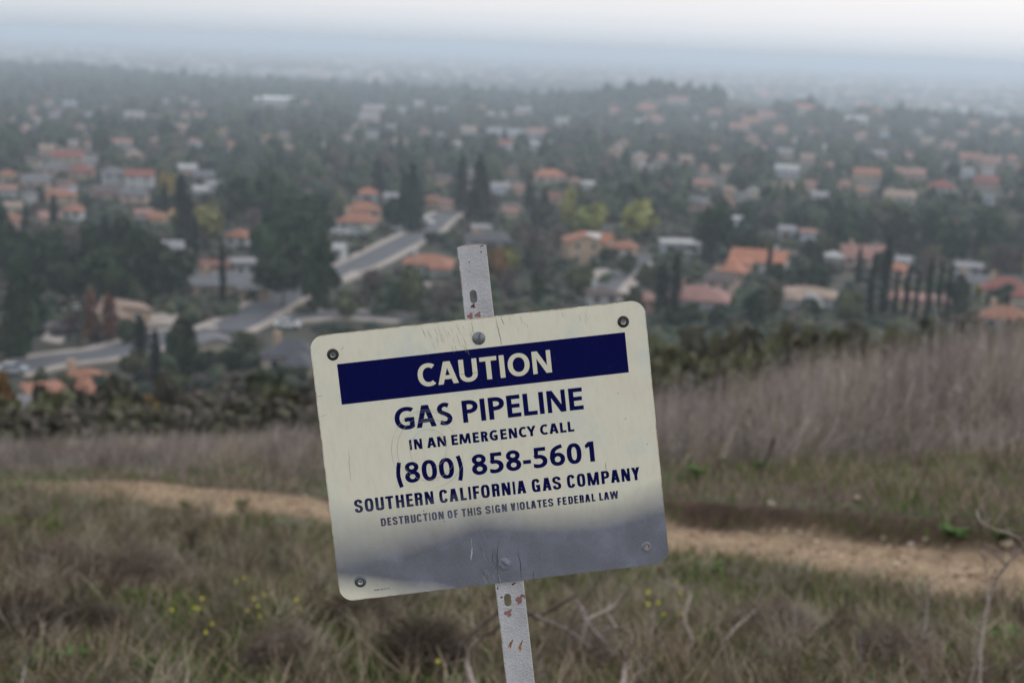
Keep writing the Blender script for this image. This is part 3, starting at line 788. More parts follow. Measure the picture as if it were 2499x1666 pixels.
# --- houses
def tile(name, c, rough=.85):
    m = N(name); w = m.n.new('ShaderNodeTexWave'); w.inputs['Scale'].default_value = 1.6; w.inputs['Distortion'].default_value = 1.5
    m.l.new(m.coord(), w.inputs['Vector'])
    f = m.noise(.7, 4); lo = tuple(x * .72 for x in c); hi = tuple(min(1, x * 1.18) for x in c)
    b = m.ramp(f, [(.3, lo), (.7, hi)])
    m.color(m.mix(.25, b, m.mix(w.outputs['Fac'], tuple(x * .5 for x in c), hi))); m.set(Roughness=rough); m.bump(w.outputs['Fac'], .4, .05)
    return m.m
ROOF = dict(orange=(.34, .155, .10), bright=(.43, .18, .11), red=(.27, .095, .08), pink=(.33, .18, .155), brown=(.13, .10, .095), grey=(.17, .165, .175),
            tan=(.34, .25, .195), white=(.44, .44, .43), dark=(.095, .092, .105), palegrey=(.30, .29, .30), rust=(.22, .10, .08))
WALLC = dict(white=(.43, .43, .43), cream=(.42, .37, .29), tan=(.42, .31, .22), pink=(.48, .34, .28), grey=(.34, .34, .36), blue=(.46, .50, .58))
RM = {k: tile('roof_' + k, c) for k, c in ROOF.items()}; WMAT = {k: simple('wall_' + k, c, .12, .5, .9) for k, c in WALLC.items()}
M_GLASS = simple('window_glass', (.03, .04, .05), .2, 1, .15); M_TRIM = simple('white_trim', (.62, .62, .60), .1, 1, .7)
M_GAR = simple('garage_door_paint', (.60, .58, .55), .1, 1, .7)
RWORD = dict(orange='orange tiled', bright='bright orange tiled', red='red tiled', pink='pinkish tiled', brown='brown', grey='grey', tan='tan tiled', white='white', dark='dark grey', palegrey='pale grey', rust='rust brown')
def bxv(x0, y0, z0, x1, y1, z1):
    return [(x0, y0, z0), (x1, y0, z0), (x1, y1, z0), (x0, y1, z0), (x0, y0, z1), (x1, y0, z1), (x1, y1, z1), (x0, y1, z1)], \
        [(0, 3, 2, 1), (4, 5, 6, 7), (0, 1, 5, 4), (1, 2, 6, 5), (2, 3, 7, 6), (3, 0, 4, 7)]
def boxes(L):
    V, F_ = [], []
    for b in L:
        v, f = bxv(*b); k = len(V); V += v; F_ += [tuple(i + k for i in q) for q in f]
    return V, F_
def roof_mesh(W, D, z, rise, form, ov=.5):
    x, y = W / 2 + ov, D / 2 + ov; e = z - .05; t = .22
    if form == 'flat': return bxv(-x, -y, z, x, y, z + .45)
    if form == 'hip':
        r = max(.02, x - y) if x > y else 0; ry = max(0, y - x)
        v = [(-x, -y, e), (x, -y, e), (x, y, e), (-x, y, e), (-r, -ry, z + rise), (r, ry, z + rise),
             (-x, -y, e - t), (x, -y, e - t), (x, y, e - t), (-x, y, e - t)]
        f = [(0, 1, 5, 4), (1, 2, 5), (2, 3, 4, 5), (3, 0, 4), (6, 7, 1, 0), (7, 8, 2, 1), (8, 9, 3, 2), (9, 6, 0, 3), (9, 8, 7, 6)]
        return v, f
    if form == 'gable':      # ridge along X
        v = [(-x, -y, e), (x, -y, e), (x, y, e), (-x, y, e), (-x, 0, z + rise), (x, 0, z + rise), (-x, -y, e - t), (x, -y, e - t), (x, y, e - t), (-x, y, e - t), (-x, 0, z + rise - t), (x, 0, z + rise - t)]
        f = [(0, 1, 5, 4), (2, 3, 4, 5), (7, 6, 10, 11), (9, 8, 11, 10), (6, 7, 1, 0), (8, 9, 3, 2), (0, 4, 10, 6), (4, 3, 9, 10), (5, 1, 7, 11), (2, 5, 11, 8)]
        return v, f
    if form == 'front':      # ridge towards the camera
        v = [(-x, -y, e), (0, -y, z + rise), (x, -y, e), (-x, y, e), (0, y, z + rise), (x, y, e)]
        v += [(a, b, c - t) for a, b, c in v]
        f = [(0, 1, 4, 3), (1, 2, 5, 4), (9, 10, 7, 6), (10, 11, 8, 7), (0, 6, 7, 1), (1, 7, 8, 2), (4, 10, 9, 3), (5, 11, 10, 4), (0, 3, 9, 6), (2, 8, 11, 5)]
        return v, f
def house(x0, x1, y0, y1, roof='orange', wall='cream', form='hip', st=1, yaw=0, label=None, short=None, extra='', dr=.72):
    cx_ = (x0 + x1) / 2; py = y1 + 12; wh = 2.8 * st * (1 + .35 * float(np.clip((ground(cx_, y1, 150)[1] - 600) / 1200, 0, 1)))
    for _ in range(5):
        gx, gy, gz = ground(cx_, py, 150); py = y1 + wh * FPX / gy * .985
    gx, gy, gz = ground(cx_, py, 150)
    W = (x1 - x0) * pxm(gy) * .95; cy_ = abs(math.cos(R(yaw))); W = max(4.0, W / (cy_ + .35 * abs(math.sin(R(yaw)))))
    D = min(15, max(5, W * dr)); a = 50.0 / gy
    rise = (y1 - y0) * pxm(gy) - D * a * .8; rise = max(.5 if form != 'flat' else .4, min(4.2, rise, W * .26))
    root = empty('house', (gx, gy + D / 2 * .9, gz), R(yaw) - math.atan2(gx, gy))
    root['_px'] = cx_
    v, f = bxv(-W / 2, -D / 2, -2.5, W / 2, D / 2, wh)
    if form == 'front':
        v += [(0, -D / 2, wh + rise - .1), (0, D / 2, wh + rise - .1)]; f = [q for q in f if q != (4, 5, 6, 7)] + [(4, 5, 8), (6, 7, 9)]
    if form == 'gable':
        v += [(-W / 2, 0, wh + rise - .1), (W / 2, 0, wh + rise - .1)]; f = [q for q in f if q != (4, 5, 6, 7)] + [(7, 4, 8), (5, 6, 9)]
    wo = mesh_obj('wall', v, f, WMAT[wall], root)
    ro = mesh_obj('roof', *roof_mesh(W, D, wh, rise, form), RM[roof], root)
    big = (x1 - x0) > 48
    if big:
        n = max(2, int(W / 3.2)); gar = 'garage' in extra
        for s_ in range(st):
            for k in range(n):
                xx = -W / 2 + W * (k + .5) / n; zz = 1.0 + 2.8 * s_
                if gar and s_ == 0 and k == n - 1: continue
                fr = mesh_obj('window', *bxv(xx - .65, -D / 2 - .07, zz, xx + .65, -D / 2 - .002, zz + 1.3), M_TRIM, root)
                mesh_obj('pane', *bxv(xx - .55, -D / 2 - .085, zz + .1, xx + .55, -D / 2 - .073, zz + 1.2), M_GLASS, fr)
        if gar:
            xx = W / 2 - W * .5 / n
            mesh_obj('garage_door', *bxv(xx - 1.9 if W > 9 else xx - 1.2, -D / 2 - .07, -.2, min(W / 2 - .2, xx + 1.2), -D / 2 - .002, 2.2), M_GAR, root)
        if 'chimney' in extra or (x1 - x0) > 75 and 'nochim' not in extra:
            sx_ = 1 if 'chimneyR' in extra else -1
            ch = mesh_obj('chimney', *bxv(sx_ * W * .3 - .45, -.2, wh - .2, sx_ * W * .3 + .45, .9, wh + rise + 1.0), WMAT['tan' if wall != 'white' else 'white'], ro)
    if 'panel' in extra:
        sl = math.atan2(rise, D / 2)
        v = [(x_, -D / 2 * (1 - q) - .5 * (1 - q), wh + rise * q + .12) for x_, q in ((-W * .3, .2), (W * .2, .2), (W * .2, .85), (-W * .3, .85))]
        mesh_obj('skylight', v + [(a_, b_, c_ - .1) for a_, b_, c_ in v], [(0, 1, 2, 3), (0, 4, 5, 1), (1, 5, 6, 2), (2, 6, 7, 3), (3, 7, 4, 0)], M_TRIM, ro)
    if 'bigglass' in extra:
        for xx in (-W * .28, W * .05, W * .3):
            fr = mesh_obj('window', *bxv(xx - 1.5, -D / 2 - .12, .3, xx + 1.3, -D / 2 - .09, 2.4), M_TRIM, root)
            mesh_obj('pane', *bxv(xx - 1.4, -D / 2 - .16, .4, xx + 1.2, -D / 2 - .125, 2.3), M_GLASS, fr)
    if 'arch' in extra:
        v, f = [], []
        for k in range(13):
            a_ = math.pi * k / 12
            for rr in (2.1, 2.9):
                for dy in (-.5, 0): v.append((1.0 + rr * math.cos(a_), -D / 2 - .01 + dy, .4 + rr * math.sin(a_)))
        for k in range(12):
            b_ = k * 4; f += [(b_, b_ + 4, b_ + 6, b_ + 2), (b_, b_ + 1, b_ + 5, b_ + 4), (b_ + 2, b_ + 6, b_ + 7, b_ + 3)]
        mesh_obj('arch', v, f, M_TRIM, root)
        mesh_obj('door', *bxv(0, -D / 2 - .06, -.2, 2.0, -D / 2 - .002, 2.3), M_GLASS, root)
    if 'wing' in extra:      # a lower front wing
        w2, d2 = W * .42, 4.5; sx_ = -1 if 'wingL' in extra else 1
        X0 = sx_ * (W / 2 - w2 / 2)
        mesh_obj('wing_wall', *bxv(X0 - w2 / 2, -D / 2 - d2, -2.5, X0 + w2 / 2, -D / 2 - .01, 2.7), WMAT[wall], root)
        v, f = roof_mesh(w2, d2 + .5, 2.72, 1.3, 'hip'); mesh_obj('wing_roof', [(a_ + X0, b_ - D / 2 - d2 / 2, c_) for a_, b_, c_ in v], f, RM[roof], root)
    HBOX.append((x0 - 3, x1 + 3, y0 - 4, y1 + 3, gy))
    top = y0
    if short: LAND.append((short, cx_, (y0 + y1) / 2))
    if label: tag(root, label, 'house', 'houses of the valley town')
    else:
        size = 'small' if W < 9 else ('wide' if W > 14 else '')
        desc = (size + ' ' if size else '') + ('two-storey ' if st > 1 else '') + wall + ' house with ' + RWORD[roof] + ' roof'
        REG.append((root, desc, cx_, (y0 + y1) / 2, 'house', 'houses of the valley town'))
    del root['_px']
    return root
H = house
# nearer houses, described one by one
H(214, 352, 727, 757, 'tan', 'tan', 'front', 1, 14, 'tan house with pale gable roof above the curving street at left, behind rust-red trees', 'the tan house by the curving street', 'wingL', dr=.8)
H(130, 258, 882, 930, 'orange', 'tan', 'hip', 1, -18, 'low orange tiled house below the street at far left, nearest the scrub', 'the lowest orange-roofed house', 'wing')
H(70, 118, 918, 950, 'orange', 'tan', 'hip', 1, 10, 'small orange roofed annex left of the lowest orange tiled house', None)
H(632, 780, 800, 868, 'dark', 'cream', 'hip', 1, -12, 'dark grey roofed bungalow partly hidden behind left edge of the sign', 'the dark-roofed bungalow', 'wing')
H(492, 538, 806, 832, 'grey', 'cream', 'front', 1, 8, 'small cream shed with grey gable roof left of the dark roofed bungalow', None)
H(451, 640, 650, 692, 'grey', 'tan', 'hip', 1, 6, 'large grey roofed ranch house behind the lone thin cypress, left of the road', 'the large grey ranch house', 'wing')
H(487, 556, 628, 645, 'rust', 'tan', 'gable', 1, -6, 'low house with rust brown roof just behind the large grey ranch house', None)
H(560, 620, 624, 643, 'palegrey', 'white', 'flat', 1, 10, 'pale flat carport roof right of the rust brown roof', None)
H(548, 612, 545, 576, 'orange', 'white', 'hip', 1, -20, 'white house with orange hip roof right of the yellow-green tree', 'the white house by the yellow tree')
H(378, 440, 582, 604, 'palegrey', 'tan', 'gable', 1, 5, 'pale roofed house between the two tall thin cypresses at left', None)
H(818, 922, 514, 541, 'orange', 'grey', 'hip', 1, -5, 'wide orange roofed house with grey walls above the far end of the road', 'the wide grey-walled orange house', 'garage')
H(843, 930, 488, 512, 'orange', 'pink', 'hip', 1, 12, 'orange roofed house stepped just behind the wide grey walled one', None)
H(872, 920, 449, 472, 'bright', 'blue', 'hip', 1, 0, 'bright orange roof between two dark conifers above the road', 'the brightest orange roof')
H(937, 978, 459, 481, 'palegrey', 'blue', 'gable', 1, -15, 'pale blue grey roofed house right of the brightest orange roof', None)
H(790, 842, 588, 606, 'white', 'white', 'gable', 1, -18, 'small white roofed garage against dark trees left of the road', None)
H(981, 1106, 613, 643, 'orange', 'white', 'hip', 1, -4, 'white house with orange hip roof beside top of the post, right of the road', 'the white-walled house by the post', 'garage wing')
H(1132, 1246, 562, 586, 'dark', 'grey', 'hip', 1, 8, 'dark grey roofed house just above the post top', 'the dark house above the post')
H(1150, 1196, 541, 558, 'palegrey', 'cream', 'flat', 1, 0, 'small pale flat roofed house behind the dark house above the post', None)
H(1228, 1278, 488, 508, 'brown', 'cream', 'front', 1, 10, 'cream house with brown gable roof right of the tallest conifer', None)
H(1412, 1500, 545, 590, 'bright', 'tan', 'gable', 1, -24, 'orange roofed house with white skylight strip behind the tan gable', 'the skylight house', 'panel nochim')
H(1372, 1466, 566, 588, 'orange', 'tan', 'front', 2, 18, 'tan two-storey gable house with orange roof, centre right above the sign', 'the tan gabled house', 'nochim')
H(1494, 1556, 582, 603, 'orange', 'tan', 'hip', 1, -10, 'low orange roofed house right of the tan gabled house', None)
H(1612, 1712, 574, 596, 'white', 'blue', 'flat', 1, 8, 'modern white flat roofed house with big dark windows, right of centre', 'the white flat-roofed house', 'bigglass nochim')
H(1787, 1930, 602, 638, 'bright', 'white', 'gable', 1, -8, 'white gabled house with bright orange roof and tall pale chimney', 'the orange house with pale chimney', 'chimneyR wingL')
H(1760, 1828, 636, 660, 'bright', 'cream', 'hip', 1, -22, 'small bright orange roof in front of the house with pale chimney', None)
H(1728, 1806, 650, 684, 'brown', 'pink', 'gable', 1, -20, 'brown roofed house behind the long pink tiled house', None)
H(1631, 1786, 686, 730, 'pink', 'grey', 'hip', 1, -3, 'long pink tiled house behind dark spiky shrubs, right of the sign', 'the long pink-tiled house')
H(1555, 1592, 692, 730, 'pink', 'pink', 'hip', 1, 5, 'small pink roofed house left of the dark cypress pair', None)
H(1432, 1510, 690, 716, 'brown', 'white', 'hip', 1, 8, 'white walled house with brown roof right above the top edge of the sign', 'the brown-roofed white house')
H(1906, 2048, 690, 720, 'tan', 'grey', 'hip', 1, -6, 'grey walled house with tan roof and white arched entrance at right', 'the arched house', 'arch nochim wingL')
H(2057, 2168, 586, 628, 'pink', 'pink', 'gable', 1, 6, 'large pinkish red roofed house behind the tallest slim cypress', 'the large pink-red roof', 'garage')
H(2165, 2216, 632, 656, 'bright', 'pink', 'hip', 1, -10, 'small bright orange roof right of the tallest slim cypress', None)
H(2176, 2230, 620, 636, 'palegrey', 'cream', 'gable', 1, -14, 'pale grey roof just above the small orange roof by the cypresses', None)
H(2336, 2420, 664, 690, 'grey', 'grey', 'gable', 1, -6, 'grey roofed house left of the red pyramid roof at right edge', None)
H(2338, 2400, 636, 650, 'palegrey', 'grey', 'gable', 1, 4, 'narrow pale grey roof behind the grey roofed house at right', None)
H(2168, 2330, 712, 730, 'pink', 'tan', 'hip', 1, -2, 'low pinkish house glimpsed between the slim cypresses at right', None)
H(2405, 2520, 662, 708, 'red', 'cream', 'hip', 1, 4, 'cream house with red pyramid roof at the right edge', 'the red pyramid roof', 'wing')
H(2402, 2520, 737, 776, 'orange', 'grey', 'hip', 1, -6, 'lowest orange hip roof at right edge, behind the dry grass crest', 'the lowest orange roof at right')
H(-40, 66, 968, 1012, 'grey', 'grey', 'hip', 1, 8, 'grey purple roof at far left edge just beyond the scrub', None)
H(2020, 2056, 608, 626, 'white', 'white', 'hip', 1, 0, 'small bright white domed roof left of the large pink-red roof', None, st=1) if False else H(2020, 2056, 608, 626, 'white', 'white', 'hip', 1, 0, 'small bright white roof left of the large pink-red roof', None)
# left hand town
H(122, 200, 366, 382, 'red', 'cream', 'gable', 1, -6); H(97, 160, 391, 412, 'grey', 'pink', 'hip', 1, 8); H(164, 226, 397, 418, 'red', 'tan', 'hip', 1, -8, 'dark red hip roof at upper left among grey roofs', 'the dark red roof at left')
H(-6, 34, 407, 426, 'orange', 'cream', 'hip', 1, 0); H(43, 113, 422, 443, 'grey', 'pink', 'gable', 1, 14); H(-8, 34, 448, 462, 'pink', 'white', 'gable', 1, 4)
H(50, 86, 463, 476, 'grey', 'white', 'front', 1, 0); H(104, 180, 458, 476, 'orange', 'tan', 'hip', 1, 5, 'long orange roof at left in front of grey roofs', 'the long orange roof at left')
H(148, 198, 491, 513, 'orange', 'white', 'hip', 1, -15); H(243, 304, 407, 424, 'grey', 'grey', 'hip', 2, 4); H(302, 373, 412, 428, 'red', 'white', 'gable', 2, -6, 'two-storey white house with red ridge roof at upper left', 'the white house with red roof')
H(216, 290, 449, 470, 'brown', 'pink', 'gable', 1, 8); H(290, 358, 455, 474, 'grey', 'pink', 'gable', 1, -8); H(268, 318, 338, 348, 'pink', 'white', 'gable', 1, 0)
H(305, 348, 366, 378, 'tan', 'tan', 'hip', 1, 6); H(432, 478, 394, 412, 'white', 'pink', 'gable', 1, -4, 'bright white roof standing out at upper left centre', 'the bright white roof'); H(366, 402, 504, 530, 'orange', 'tan', 'gable', 1, -20)
H(410, 436, 500, 519, 'orange', 'pink', 'hip', 1, 0); H(470, 502, 450, 463, 'white', 'white', 'gable', 1, 0); H(6, 34, 519, 533, 'orange', 'pink', 'hip', 1, 0)
H(470, 520, 415, 428, 'grey', 'grey', 'gable', 1, 5); H(505, 545, 440, 452, 'palegrey', 'grey', 'gable', 1, -5); H(92, 130, 352, 362, 'tan', 'pink', 'gable', 1, 5); H(208, 226, 335, 352, 'orange', 'white', 'gable', 1, 3)
H(200, 236, 380, 392, 'palegrey', 'white', 'flat', 1, 0); H(10, 44, 490, 502, 'tan', 'cream', 'gable', 1, 0); H(330, 362, 505, 520, 'pink', 'grey', 'gable', 1, 0); H(60, 96, 382, 393, 'brown', 'cream', 'gable', 1, -9)
# centre
H(1035, 1070, 472, 487, 'orange', 'tan', 'hip', 1, 5); H(1076, 1102, 482, 494, 'pink', 'pink', 'hip', 1, 0); H(1304, 1382, 412, 428, 'bright', 'pink', 'hip', 1, 10, 'orange and pink roof in the middle distance above centre', 'the mid-distance orange roof')
H(1390, 1415, 429, 440, 'pink', 'tan', 'hip', 1, 0); H(1424, 1447, 439, 449, 'white', 'white', 'gable', 1, 0); H(1250, 1278, 444, 458, 'pink', 'pink', 'hip', 1, 0); H(685, 716, 350, 360, 'tan', 'pink', 'hip', 1, 0)
H(1124, 1162, 306, 318, 'tan', 'white', 'gable', 1, 0); H(1186, 1228, 309, 322, 'palegrey', 'blue', 'gable', 1, 5); H(1228, 1284, 314, 324, 'palegrey', 'blue', 'gable', 1, -5); H(1286, 1334, 312, 323, 'pink', 'white', 'gable', 1, 3)
H(1295, 1346, 344, 356, 'white', 'white', 'gable', 1, -3); H(1103, 1128, 340, 351, 'white', 'white', 'hip', 1, 0); H(880, 940, 255, 266, 'palegrey', 'pink', 'gable', 1, 6); H(874, 925, 276, 288, 'palegrey', 'pink', 'gable', 1, -8)
H(1187, 1208, 267, 277, 'white', 'white', 'hip', 1, 0); H(1256, 1298, 258, 270, 'palegrey', 'pink', 'gable', 1, 0); H(1356, 1388, 284, 294, 'palegrey', 'white', 'gable', 1, 0); H(1230, 1262, 505, 515, 'pink', 'cream', 'gable', 1, 0)
H(940, 966, 300, 310, 'palegrey', 'tan', 'gable', 1, 0); H(1010, 1036, 246, 254, 'white', 'cream', 'gable', 1, 0); H(1060, 1090, 262, 270, 'palegrey', 'cream', 'gable', 1, 0); H(300, 350, 272, 282, 'palegrey', 'pink', 'gable', 1, 0); H(150, 186, 246, 255, 'palegrey', 'grey', 'gable', 1, 0)
# the wooded hill
H(1550, 1606, 248, 264, 'bright', 'pink', 'hip', 1, 0, 'orange roofed house high on the wooded hill', 'the orange house on the hill'); H(1568, 1626, 272, 290, 'pink', 'pink', 'hip', 2, 5); H(1530, 1564, 290, 299, 'white', 'white', 'gable', 1, 0)
H(1630, 1682, 234, 245, 'pink', 'white', 'gable', 1, 0); H(1686, 1706, 280, 290, 'white', 'white', 'hip', 1, 0); H(1812, 1862, 284, 296, 'orange', 'pink', 'gable', 1, 0); H(1780, 1830, 300, 310, 'orange', 'pink', 'gable', 1, 8)
H(1890, 1924, 304, 315, 'bright', 'pink', 'hip', 1, 0); H(1820, 1850, 326, 337, 'orange', 'tan', 'hip', 1, 0); H(1942, 1986, 252, 264, 'bright', 'white', 'gable', 1, 0); H(1850, 1892, 270, 282, 'pink', 'pink', 'gable', 1, 0)
H(1658, 1692, 374, 388, 'tan', 'pink', 'gable', 1, 8); H(1710, 1730, 395, 408, 'pink', 'pink', 'hip', 1, 0); H(1603, 1632, 367, 380, 'pink', 'pink', 'hip', 1, 0); H(1597, 1632, 326, 337, 'pink', 'pink', 'hip', 1, 0)
H(1484, 1528, 355, 368, 'tan', 'pink', 'hip', 1, 0); H(1485, 1515, 258, 268, 'pink', 'pink', 'gable', 1, 0); H(1730, 1760, 262, 274, 'pink', 'pink', 'gable', 1, 0); H(2050, 2095, 252, 263, 'orange', 'cream', 'gable', 1, 0); H(2066, 2120, 282, 292, 'white', 'cream', 'gable', 1, 0)
H(2008, 2040, 250, 262, 'white', 'white', 'gable', 1, 0); H(2128, 2160, 262, 272, 'orange', 'pink', 'hip', 1, 0); H(2246, 2280, 330, 344, 'tan', 'cream', 'gable', 1, 0); H(2088, 2122, 312, 330, 'pink', 'pink', 'hip', 1, 0); H(2010, 2042, 350, 362, 'white', 'white', 'gable', 1, 8)
# right hand town
H(1692, 1742, 434, 450, 'pink', 'tan', 'gable', 1, 5); H(1766, 1796, 448, 462, 'tan', 'tan', 'hip', 1, 0); H(1828, 1850, 450, 466, 'white', 'cream', 'front', 1, 0); H(1894, 1952, 401, 414, 'white', 'blue', 'gable', 1, -5, 'white roofed house in the right hand town, upper row', 'the white roof at right')
H(1886, 1950, 434, 456, 'tan', 'cream', 'hip', 1, 5); H(1955, 1992, 434, 450, 'pink', 'pink', 'gable', 1, 0); H(1984, 2022, 466, 477, 'palegrey', 'blue', 'gable', 1, 0); H(2086, 2152, 409, 425, 'orange', 'pink', 'gable', 1, 5)
H(2046, 2084, 436, 450, 'pink', 'pink', 'hip', 1, 0); H(2082, 2124, 450, 466, 'orange', 'white', 'hip', 1, 0); H(2190, 2264, 409, 424, 'pink', 'pink', 'gable', 1, -4); H(2162, 2238, 462, 480, 'tan', 'white', 'gable', 1, 4)
H(2268, 2336, 438, 458, 'red', 'blue', 'hip', 1, 0, 'red hip roof in the right hand town', 'the red roof at right'); H(2345, 2394, 368, 386, 'orange', 'pink', 'gable', 1, 0); H(2382, 2440, 428, 444, 'red', 'pink', 'gable', 1, 6); H(2458, 2486, 370, 386, 'bright', 'pink', 'hip', 1, 0)
H(2398, 2446, 378, 394, 'pink', 'pink', 'gable', 1, 0); H(2404, 2430, 408, 422, 'palegrey', 'blue', 'gable', 1, 0); H(2480, 2520, 392, 410, 'orange', 'pink', 'hip', 1, 0); H(2370, 2430, 470, 484, 'grey', 'blue', 'gable', 1, 3)
H(1800, 1832, 468, 478, 'grey', 'grey', 'gable', 1, 0); H(1955, 1990, 372, 384, 'tan', 'pink', 'gable', 1, 0); H(1905, 1940, 548, 560, 'palegrey', 'blue', 'gable', 1, 0); H(1960, 1990, 556, 566, 'pink', 'blue', 'gable', 1, 0); H(1785, 1800, 525, 534, 'white', 'blue', 'gable', 1, 0)
H(2300, 2335, 345, 356, 'pink', 'pink', 'gable', 1, 0); H(2020, 2052, 395, 405, 'pink', 'pink', 'gable', 1, 0); H(2130, 2165, 365, 376, 'palegrey', 'pink', 'gable', 1, 0); H(2210, 2250, 372, 382, 'pink', 'pink', 'gable', 1, 0)
H(1840, 1872, 348, 358, 'pink', 'pink', 'hip', 1, 0); H(1900, 1935, 362, 372, 'palegrey', 'pink', 'gable', 1, 0); H(1560, 1590, 395, 405, 'palegrey', 'pink', 'gable', 1, 0); H(1760, 1792, 400, 412, 'tan', 'pink', 'gable', 1, 0)
hr = random.Random(77)
def hfree(x0, x1, y0, y1):
    return all(x1 < a - 4 or x0 > b + 4 or y1 < c - 3 or y0 > d + 6 for a, b, c, d, _ in HBOX)
cnt = 0
for _ in range(900):
    if cnt >= 78: break
    zn = hr.choice(((0, 820, 225, 345), (0, 500, 370, 520), (1380, 2480, 262, 400), (1650, 2480, 380, 480), (830, 1380, 240, 345), (1000, 1350, 400, 500), (2080, 2480, 230, 330)))
    x = hr.uniform(zn[0], zn[1]); y = hr.uniform(zn[2], zn[3]); w = (16 + (y - 220) * .09) * hr.uniform(.8, 1.4); h = w * hr.uniform(.28, .4)
    if not hfree(x, x + w, y, y + h): continue
    H(x, x + w, y, y + h, hr.choices(('orange', 'pink', 'tan', 'brown', 'grey', 'palegrey', 'rust', 'red'), (3, 4, 4, 3, 4, 3, 2, 1))[0], hr.choice(('cream', 'tan', 'pink', 'grey', 'white', 'blue')), hr.choice(('hip', 'gable', 'gable', 'front')), 1, hr.uniform(-30, 30)); cnt += 1
M_WHROOF = simple('white_metal_roof', (.78, .78, .77), .05, .1)
# far white warehouses
def shed(x0, x1, y0, y1, label):
    py = y1
    gx, gy, gz = ground((x0 + x1) / 2, py, 150); W = (x1 - x0) * pxm(gy); h = (y1 - y0) * pxm(gy)
    h = max(4, h * .8)
    r_ = empty('warehouse', (gx, gy + 20, gz), -math.atan2(gx, gy))
    mesh_obj('wall', *bxv(-W / 2, -20, -3, W / 2, 20, h * .8), WMAT['white'], r_)
    mesh_obj('roof', *roof_mesh(W, 40, h * .8, h * .2, 'gable', .3), M_WHROOF, r_)
    tag(r_, label, 'warehouse', 'far white warehouses'); HBOX.append((x0, x1, y0 - 3, y1 + 8, gy))
    return r_
shed(634, 692, 234, 252, 'brightest long white warehouse among dark trees, left of centre'); shed(614, 630, 237, 249, 'short white warehouse touching left end of the brightest one'); shed(696, 716, 236, 246, 'pale small warehouse at right end of the brightest one')
LAND.append(('the bright white warehouse', 660, 244))
shed(820, 868, 146, 160, 'leftmost of the pale warehouses in a slanting far row'); shed(872, 912, 158, 174, 'middle one of the pale warehouses in a slanting far row'); shed(938, 974, 178, 192, 'rightmost pale warehouse of the slanting far row')
shed(484, 535, 156, 166, 'hazy long warehouse on the far plain at left, left one of two'); shed(540, 594, 152, 164, 'hazy long warehouse on the far plain at left, right one of two')
shed(1822, 1882, 236, 250, 'long white warehouse right of the wooded hill, right one of two'); shed(1783, 1812, 232, 244, 'short white warehouse right of the wooded hill, left one of two')
shed(2340, 2396, 218, 228, 'hazy pale warehouse on the far plain at right')

# ================================================================== TREES
def fol(name, c, var=.45):
    m = N(name)
    oi = m.n.new('ShaderNodeObjectInfo')
    f = m.noise(.55, 3, .6, m.coord('Generated') if False else None)
    lo = tuple(x * (1 - var) for x in c); hi = tuple(x * (1 + var) for x in c)
    g_ = m.n.new('ShaderNodeNewGeometry')
    a = m.mix(g_.outputs['Random Per Island'], lo, hi)
    hs = m.n.new('ShaderNodeHueSaturation'); m.l.new(a, hs.inputs['Color'])
    m.l.new(m.math('MULTIPLY_ADD', oi.outputs['Random'], .05, .475), hs.inputs['Hue'])
    m.l.new(m.math('MULTIPLY_ADD', oi.outputs['Random'], .5, .75), hs.inputs['Value'])
    m.color(hs.outputs[0]); m.set(Roughness=.7); return m.m
FOL = dict(ever=fol('foliage_evergreen', (.021, .037, .012)), cyp=fol('foliage_cypress', (.009, .017, .012)), con=fol('foliage_conifer', (.016, .030, .016)),
           yel=fol('foliage_yellow_green', (.22, .21, .06)), gold=fol('foliage_golden', (.24, .16, .04)), bare=fol('twigs_brown', (.115, .088, .078)),
           olive=fol('foliage_olive', (.075, .082, .034)), rust=fol('foliage_rust', (.15, .065, .045)), grn=fol('foliage_green', (.042, .058, .024)), scrub=fol('foliage_scrub', (.105, .10, .052)),
           dscrub=fol('foliage_dark_scrub', (.090, .085, .058)))
M_BARK = simple('bark', (.10, .075, .06), .35, 2)
M_PALEBARK = simple('pale_bark', (.30, .27, .25), .3, 4)
def quads(C, size, rng, flat=.0):
    n = len(C); u = rng.normal(size=(n, 3)); u /= np.linalg.norm(u, axis=1)[:, None]
    w = rng.normal(size=(n, 3)); v = np.cross(u, w); v /= np.linalg.norm(v, axis=1)[:, None]
    s_ = size * rng.uniform(.6, 1.3, (n, 1)); t_ = s_ * rng.uniform(.5, 1.0, (n, 1))
    V = np.stack([C - u * s_ - v * t_ * .6, C + u * s_ * .7 - v * t_, C + u * s_ + v * t_ * .7, C - u * s_ * .6 + v * t_], 1).reshape(-1, 3)
    return V, np.arange(4 * n).reshape(n, 4)
